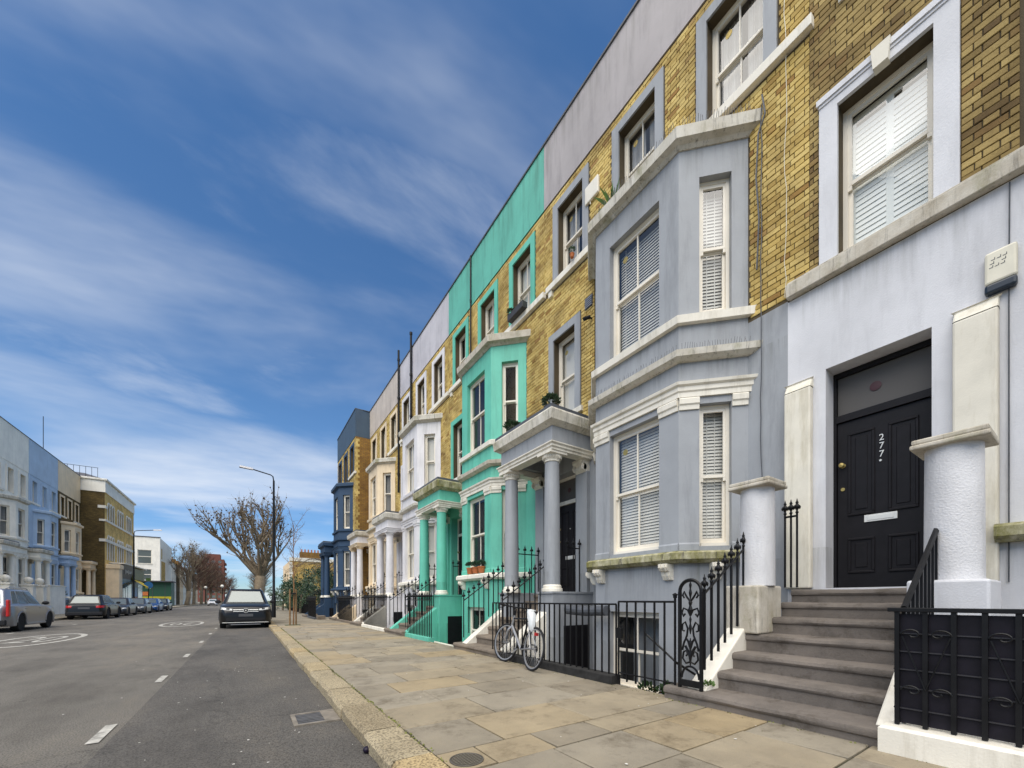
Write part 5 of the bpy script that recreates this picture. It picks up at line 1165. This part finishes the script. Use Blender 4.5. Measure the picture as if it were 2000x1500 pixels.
# ------------------------------------------------------------------ lamps and signs
def lamp(label, X, Y, h, arm, hz=0):
    t = thing('street_lamp', label, 'lamp post', (X, Y, .13), 0, 'tall slim street lamps')
    MB().lathe(0, 0, [(.12, 0), (.12, 1.3), (.075, 1.4), (.07, h*.6), (.055, h-.3)], 12).build('post', 'iron', t, auto=True)
    MB().tube([(0, 0, h-.35), (arm*.04, 0, h-.05), (arm*.15, 0, h+.03), (arm, 0, h+.22)], .035, 8).build('arm', 'iron', t)
    s_ = 1 if arm > 0 else -1
    MB().add([(arm-s_*.05, -.09, h+.17), (arm+s_*.65, -.12, h+.22), (arm+s_*.65, .12, h+.22), (arm-s_*.05, .09, h+.17), (arm-s_*.05, -.06, h+.28), (arm+s_*.6, -.08, h+.33), (arm+s_*.6, .08, h+.33), (arm-s_*.05, .06, h+.28)], [(0, 1, 2, 3), (4, 5, 6, 7), (0, 1, 5, 4), (1, 2, 6, 5), (2, 3, 7, 6), (3, 0, 4, 7)]).build('lamp_head', 'silver', t, fix=True)
lamp('tall black street lamp standing behind the black star badged car', 1.42, 29.3, 8.95, -1.15); lamp('dark street lamp in front of the brown brick corner building', -9.9, 57.0, 8.4, 1.6)
t = thing('road_sign', 'small round blue sign on a grey post by the row of parked cars', 'sign', (-9.9, 64.5, .13)); MB().lathe(0, 0, [(.045, 0), (.045, 3.2)], 8).build('post', 'iron', t); MB().lathe(0, -.05, [(.42, 0), (.42, -.02)], 20, axis='y', cz=2.9).build('sign_disc', 'signblue', t); MB().box(-.22, .22, -.068, -.05, 3.4, 3.75).build('sign_plate', 'leaf2', t)
for p, h_ in (((-4.9, 118, 0), 4.2), ((-8.9, 130, .13), 4.0)):
    t = thing('beacon', 'crossing beacon with a pale globe on a dark post far along the road', 'beacon', p, 0, 'crossing beacons'); MB().lathe(0, 0, [(.07, 0), (.07, h_)], 8).build('post', 'iron', t); MB().lathe(0, 0, [(.05, h_)]+[(.36*sin(pi*k/10), h_+.36-.36*cos(pi*k/10)) for k in range(1, 10)]+[(.01, h_+.72)], 14).build('globe', plain('pale_globe', (.85, .8, .7), .4), t)

# ------------------------------------------------------------------ trees and shrubs
def limb(m, p, d, l, r, bend, n=6):
    pts = [p.copy()]; dd = d.copy()
    for i in range(n):
        dd = (dd+Vector((random.uniform(-bend, bend), random.uniform(-bend, bend), random.uniform(-bend*.4, bend)))).normalized(); pts.append(pts[-1]+dd*(l/n))
    m.tube(pts, [r*(1-.45*i/n) for i in range(n+1)], 7 if r > .05 else 5, False); return pts, dd
def pollard(label, loc, th, tr, H_, spread, nl, seed, group=None, tw=8, barkm='bark'):
    random.seed(seed); t = thing('plane_tree', label, 'tree', loc, 0, group); tm = MB(); cr = MB(); kn = MB()
    tm.tube([(-.35, 0, -.2), (-.3, 0, .5), (-.12, 0, th*.5), (0, .05, th)], [tr*1.25, tr*1.02, tr*.92, tr*.95], 14)
    def knob(p, r):
        for _ in range(3): q = p+Vector((random.uniform(-r, r), random.uniform(-r, r), random.uniform(-r, r)))*.6; kn.lathe(q.x, q.y, [(.2*r, -r), (r, -r*.3), (r*.9, r*.4), (.2*r, r)], 6, cz=q.z)
        for _ in range(tw):
            d = Vector((random.uniform(-1, 1), random.uniform(-1, 1), random.uniform(-.1, 1.3))).normalized(); l = random.uniform(.25, 1.0); cr.tube([p, p+d*l*.6, p+d*l+Vector((0, 0, .12))], [.012, .009, .004], 3, False)
    def grow(p, d, l, r, lev):
        pts, dd = limb(tm if lev == 0 else cr, p, d, l, r, .16 if lev else .10)
        if lev >= 4 or r < .026: knob(pts[-1], max(.065, r*1.6)); return
        for k in range((3, 2, 2, 1, 1)[lev]):
            o = Vector((random.uniform(-1, 1), random.uniform(-1, 1), random.uniform(-.15, .8))); grow(pts[-1], (dd+o*.62).normalized(), l*random.uniform(.45, .75), r*.60, lev+1)
        for i in range(2, 6):
            if random.random() < .34: o = Vector((random.uniform(-1, 1), random.uniform(-1, 1), random.uniform(0, .7))); grow(pts[i], (dd*.6+o).normalized(), l*random.uniform(.25, .5), r*.36, max(lev+1, 2))
    for i in range(nl):
        a = 2*pi*i/nl+random.uniform(-.3, .3); e_ = random.uniform(.25, 1.0)*spread
        if i == 0: e_ = .12
        d = Vector((sin(e_)*cos(a), sin(e_)*sin(a), cos(e_))); grow(Vector((0, 0, th-.3)), d, (H_-th)*random.uniform(.40, .56), tr*.36, 0)
    tm.build('trunk', barkm, t, auto=False, smooth=True); cr.build('branches', barkm, t); kn.build('pollard_knobs', 'twig', t)
    return t
pollard('large pollarded plane tree with knuckled bare branches behind the black car', (1.45, 60, .1), 4.2, .62, 12.6, .90, 12, 11, tw=2)
pollard('dark pollarded tree with few upright arms on the left pavement', (-10.2, 108, .1), 3.0, .42, 11.5, .9, 5, 5, tw=5)
def brushy(label, loc, H_, rad, n, mat, seed, group='brown winter trees along the far left pavement'):
    random.seed(seed); t = thing('winter_tree', label, 'tree', loc, 0, group); tm = MB(); cr = MB()
    tm.tube([(0, 0, -.2), (.1, 0, H_*.3), (0, .1, H_*.6), (0, 0, H_*.95)], [.35, .28, .17, .03], 8); bases = []
    for i in range(60):
        z = H_*random.uniform(.22, .85); a = random.random()*6.283; l = rad*(1.05-.55*abs(z/H_-.45)/.5)*random.uniform(.6, 1.1); d = Vector((cos(a), sin(a), random.uniform(.5, 1.4))).normalized()
        pts, dd = limb(tm, Vector((0, 0, z)), d, l, .07, .12, 5); bases += [(p, dd) for p in pts[1:]]
    for i in range(n):
        p, dd = random.choice(bases); d = (dd*.5+Vector((random.uniform(-1, 1), random.uniform(-1, 1), random.uniform(-.2, 1.2)))).normalized(); l = random.uniform(.5, 1.5); q = p+d*l
        s_ = d.orthogonal().normalized()*.016; cr.add([p-s_, p+s_, q], [(0, 1, 2)])
        for _ in range(3): d2 = (d+Vector((random.uniform(-1, 1), random.uniform(-1, 1), random.uniform(-.4, .9)))*.8).normalized(); k = p+d*l*random.uniform(.2, .9); cr.add([k-s_*.7, k+s_*.7, k+d2*l*.6], [(0, 1, 2)])
    tm.build('trunk', 'bark', t); cr.build('twigs', mat, t, kind='stuff')
for i, (x, y_, h_) in enumerate(((-10.6, 122, 13.0), (-10.0, 133, 14), (-9.9, 146, 14), (-9.6, 160, 13.5), (-9.2, 178, 14), (-8.6, 200, 13), (-7, 230, 12))):
    brushy('reddish brown bare winter tree in the avenue far down the road', (x, y_, .1), h_, 4.6, 2300, 'redtwig', 30+i)
for i, (x, y_, h_) in enumerate(((2.5, 96, 11), (2.6, 125, 11), (3, 160, 11))): brushy('bare brown street tree beyond the big plane tree on the right', (x, y_, .1), h_, 3.2, 1200, 'twig', 50+i, 'bare street trees on the right')
# staked sapling
random.seed(3); t = thing('sapling', 'thin bare young tree tied to timber stakes on the pavement', 'tree', (1.68, 19.9, .13)); m = MB(); tw_m = MB()
m.tube([(0.03, .03, 0), (.05, .02, 1.5), (.02, .05, 3.0), (.05, .05, 4.6)], [.03, .026, .018, .006], 7)
for i in range(16):
    z = random.uniform(1.9, 4.3); a = random.random()*6.283; d = Vector((cos(a)*.6, sin(a)*.6, .9)).normalized(); pts, dd = limb(m, Vector((.04, .04, z)), d, random.uniform(.5, 1.1), .010, .15, 4)
    for p in pts[1:]:
        for _ in range(3): d2 = Vector((random.uniform(-1, 1), random.uniform(-1, 1), random.uniform(0, 1))).normalized(); tw_m.tube([p, p+d2*.2], .004, 3, False)
m.build('trunk', plain('orange_bark', (.22, .11, .045), .8, 0, .2), t); tw_m.build('twigs', 'twig', t, kind='stuff')
for yy, xx in ((-.12, -.12), (.12, .14)): MB().lathe(xx, yy, [(.035, 0), (.033, 1.55), (.02, 1.57)], 8).build('stake', 'wood', t)
MB().box(-.1, .12, -.1, .1, 1.36, 1.42).build('tie', 'rubber', t)
MB().box(-.3, .3, -.3, .3, -.02, .012).build('tree_pit', 'soil', t)
# arching bare tree and evergreens in the corner garden
random.seed(9); t = thing('garden_tree', 'bare arching tree overhanging the garden beside the navy house', 'tree', (5.6, 35.5, .12)); m = MB(); c2_ = MB()
m.tube([(0, 0, 0), (.1, 0, 2), (0, .1, 4)], [.14, .11, .08], 8)
for i in range(13):
    a = random.random()*6.283; pts = [Vector((0, .1, 3.2+random.random()*.8))]; d = Vector((cos(a), sin(a), 1.3)).normalized()
    for k in range(9): d = (d+Vector((cos(a)*.08, sin(a)*.08, -.2))).normalized(); pts.append(pts[-1]+d*.38)
    m.tube(pts, [.04*(1-.09*k) for k in range(10)], 5, False)
    for p in pts[3:]:
        for _ in range(4): d2 = Vector((random.uniform(-1, 1), random.uniform(-1, 1), random.uniform(-.9, .6))).normalized(); c2_.tube([p, p+d2*random.uniform(.2, .6)], .007, 3, False)
m.build('trunk', 'bark', t); c2_.build('twigs', 'twig', t, kind='stuff')
for i, (x, y_, r_, h_) in enumerate(((4.9, 33.2, 1.3, 3.6), (3.7, 37.5, 1.4, 3.2), (5.4, 40, 1.8, 4.2), (3.9, 43.5, 1.5, 3.0), (3.2, 49, 1.6, 3.2), (6.5, 47, 2.2, 4.4))):
    t = thing('evergreen_shrub', ('dark evergreen shrub close against the navy house porch', 'low rounded evergreen just inside the corner garden railing', 'tall evergreen beside the bare arching tree', 'broad low evergreen spreading along the garden railing', 'small evergreen at the far end of the garden railing', 'largest evergreen deep in the garden before the brick end wall')[i], 'shrub', (x, y_, .1), 0, 'evergreen shrubs in the corner garden'); MB().tube([(0, 0, 0), (.1, 0, h_*.5)], .09, 6).build('stem', 'bark', t)
    m = MB()
    for k in range(26):
        a = random.random()*6.283; zc_ = h_*random.uniform(.15, .92); rr_ = r_*math.sqrt(max(.05, 1-((zc_/h_-.45)/.6)**2))*random.uniform(.35, 1); c = Vector((rr_*cos(a), rr_*sin(a), zc_)); cr_ = random.uniform(.3, .6)
        for j in range(85):
            d = Vector((random.gauss(0, 1), random.gauss(0, 1), random.gauss(0, 1))).normalized(); p = c+d*cr_*random.uniform(.6, 1); e1 = (d+Vector((random.uniform(-1, 1), random.uniform(-1, 1), random.uniform(-.3, 1)))).normalized(); e2 = e1.orthogonal().normalized()*.05; l = random.uniform(.1, .2); m.add([p, p+e1*l*.5+e2, p+e1*l, p+e1*l*.5-e2], [(0, 1, 2, 3)])
    m.build('crown', 'leaf', t)
railing('black railing along the corner garden past the navy house', (3.9, 31.0, .13), (3.9, 52.0, .13), 1.15, finial=False, gap=.14, group='railings along the corner garden')
for p in ((3.55, 28.3, .13), (3.5, 24.9, .13)):
    o = MB().cbox(-.2, .2, -.35, .35, 0, .22, .02).build('stone_block', 'step2', None, p); tag(o, 'low stone block at the foot of the navy house railing', 'block', 'stone blocks by the navy house')
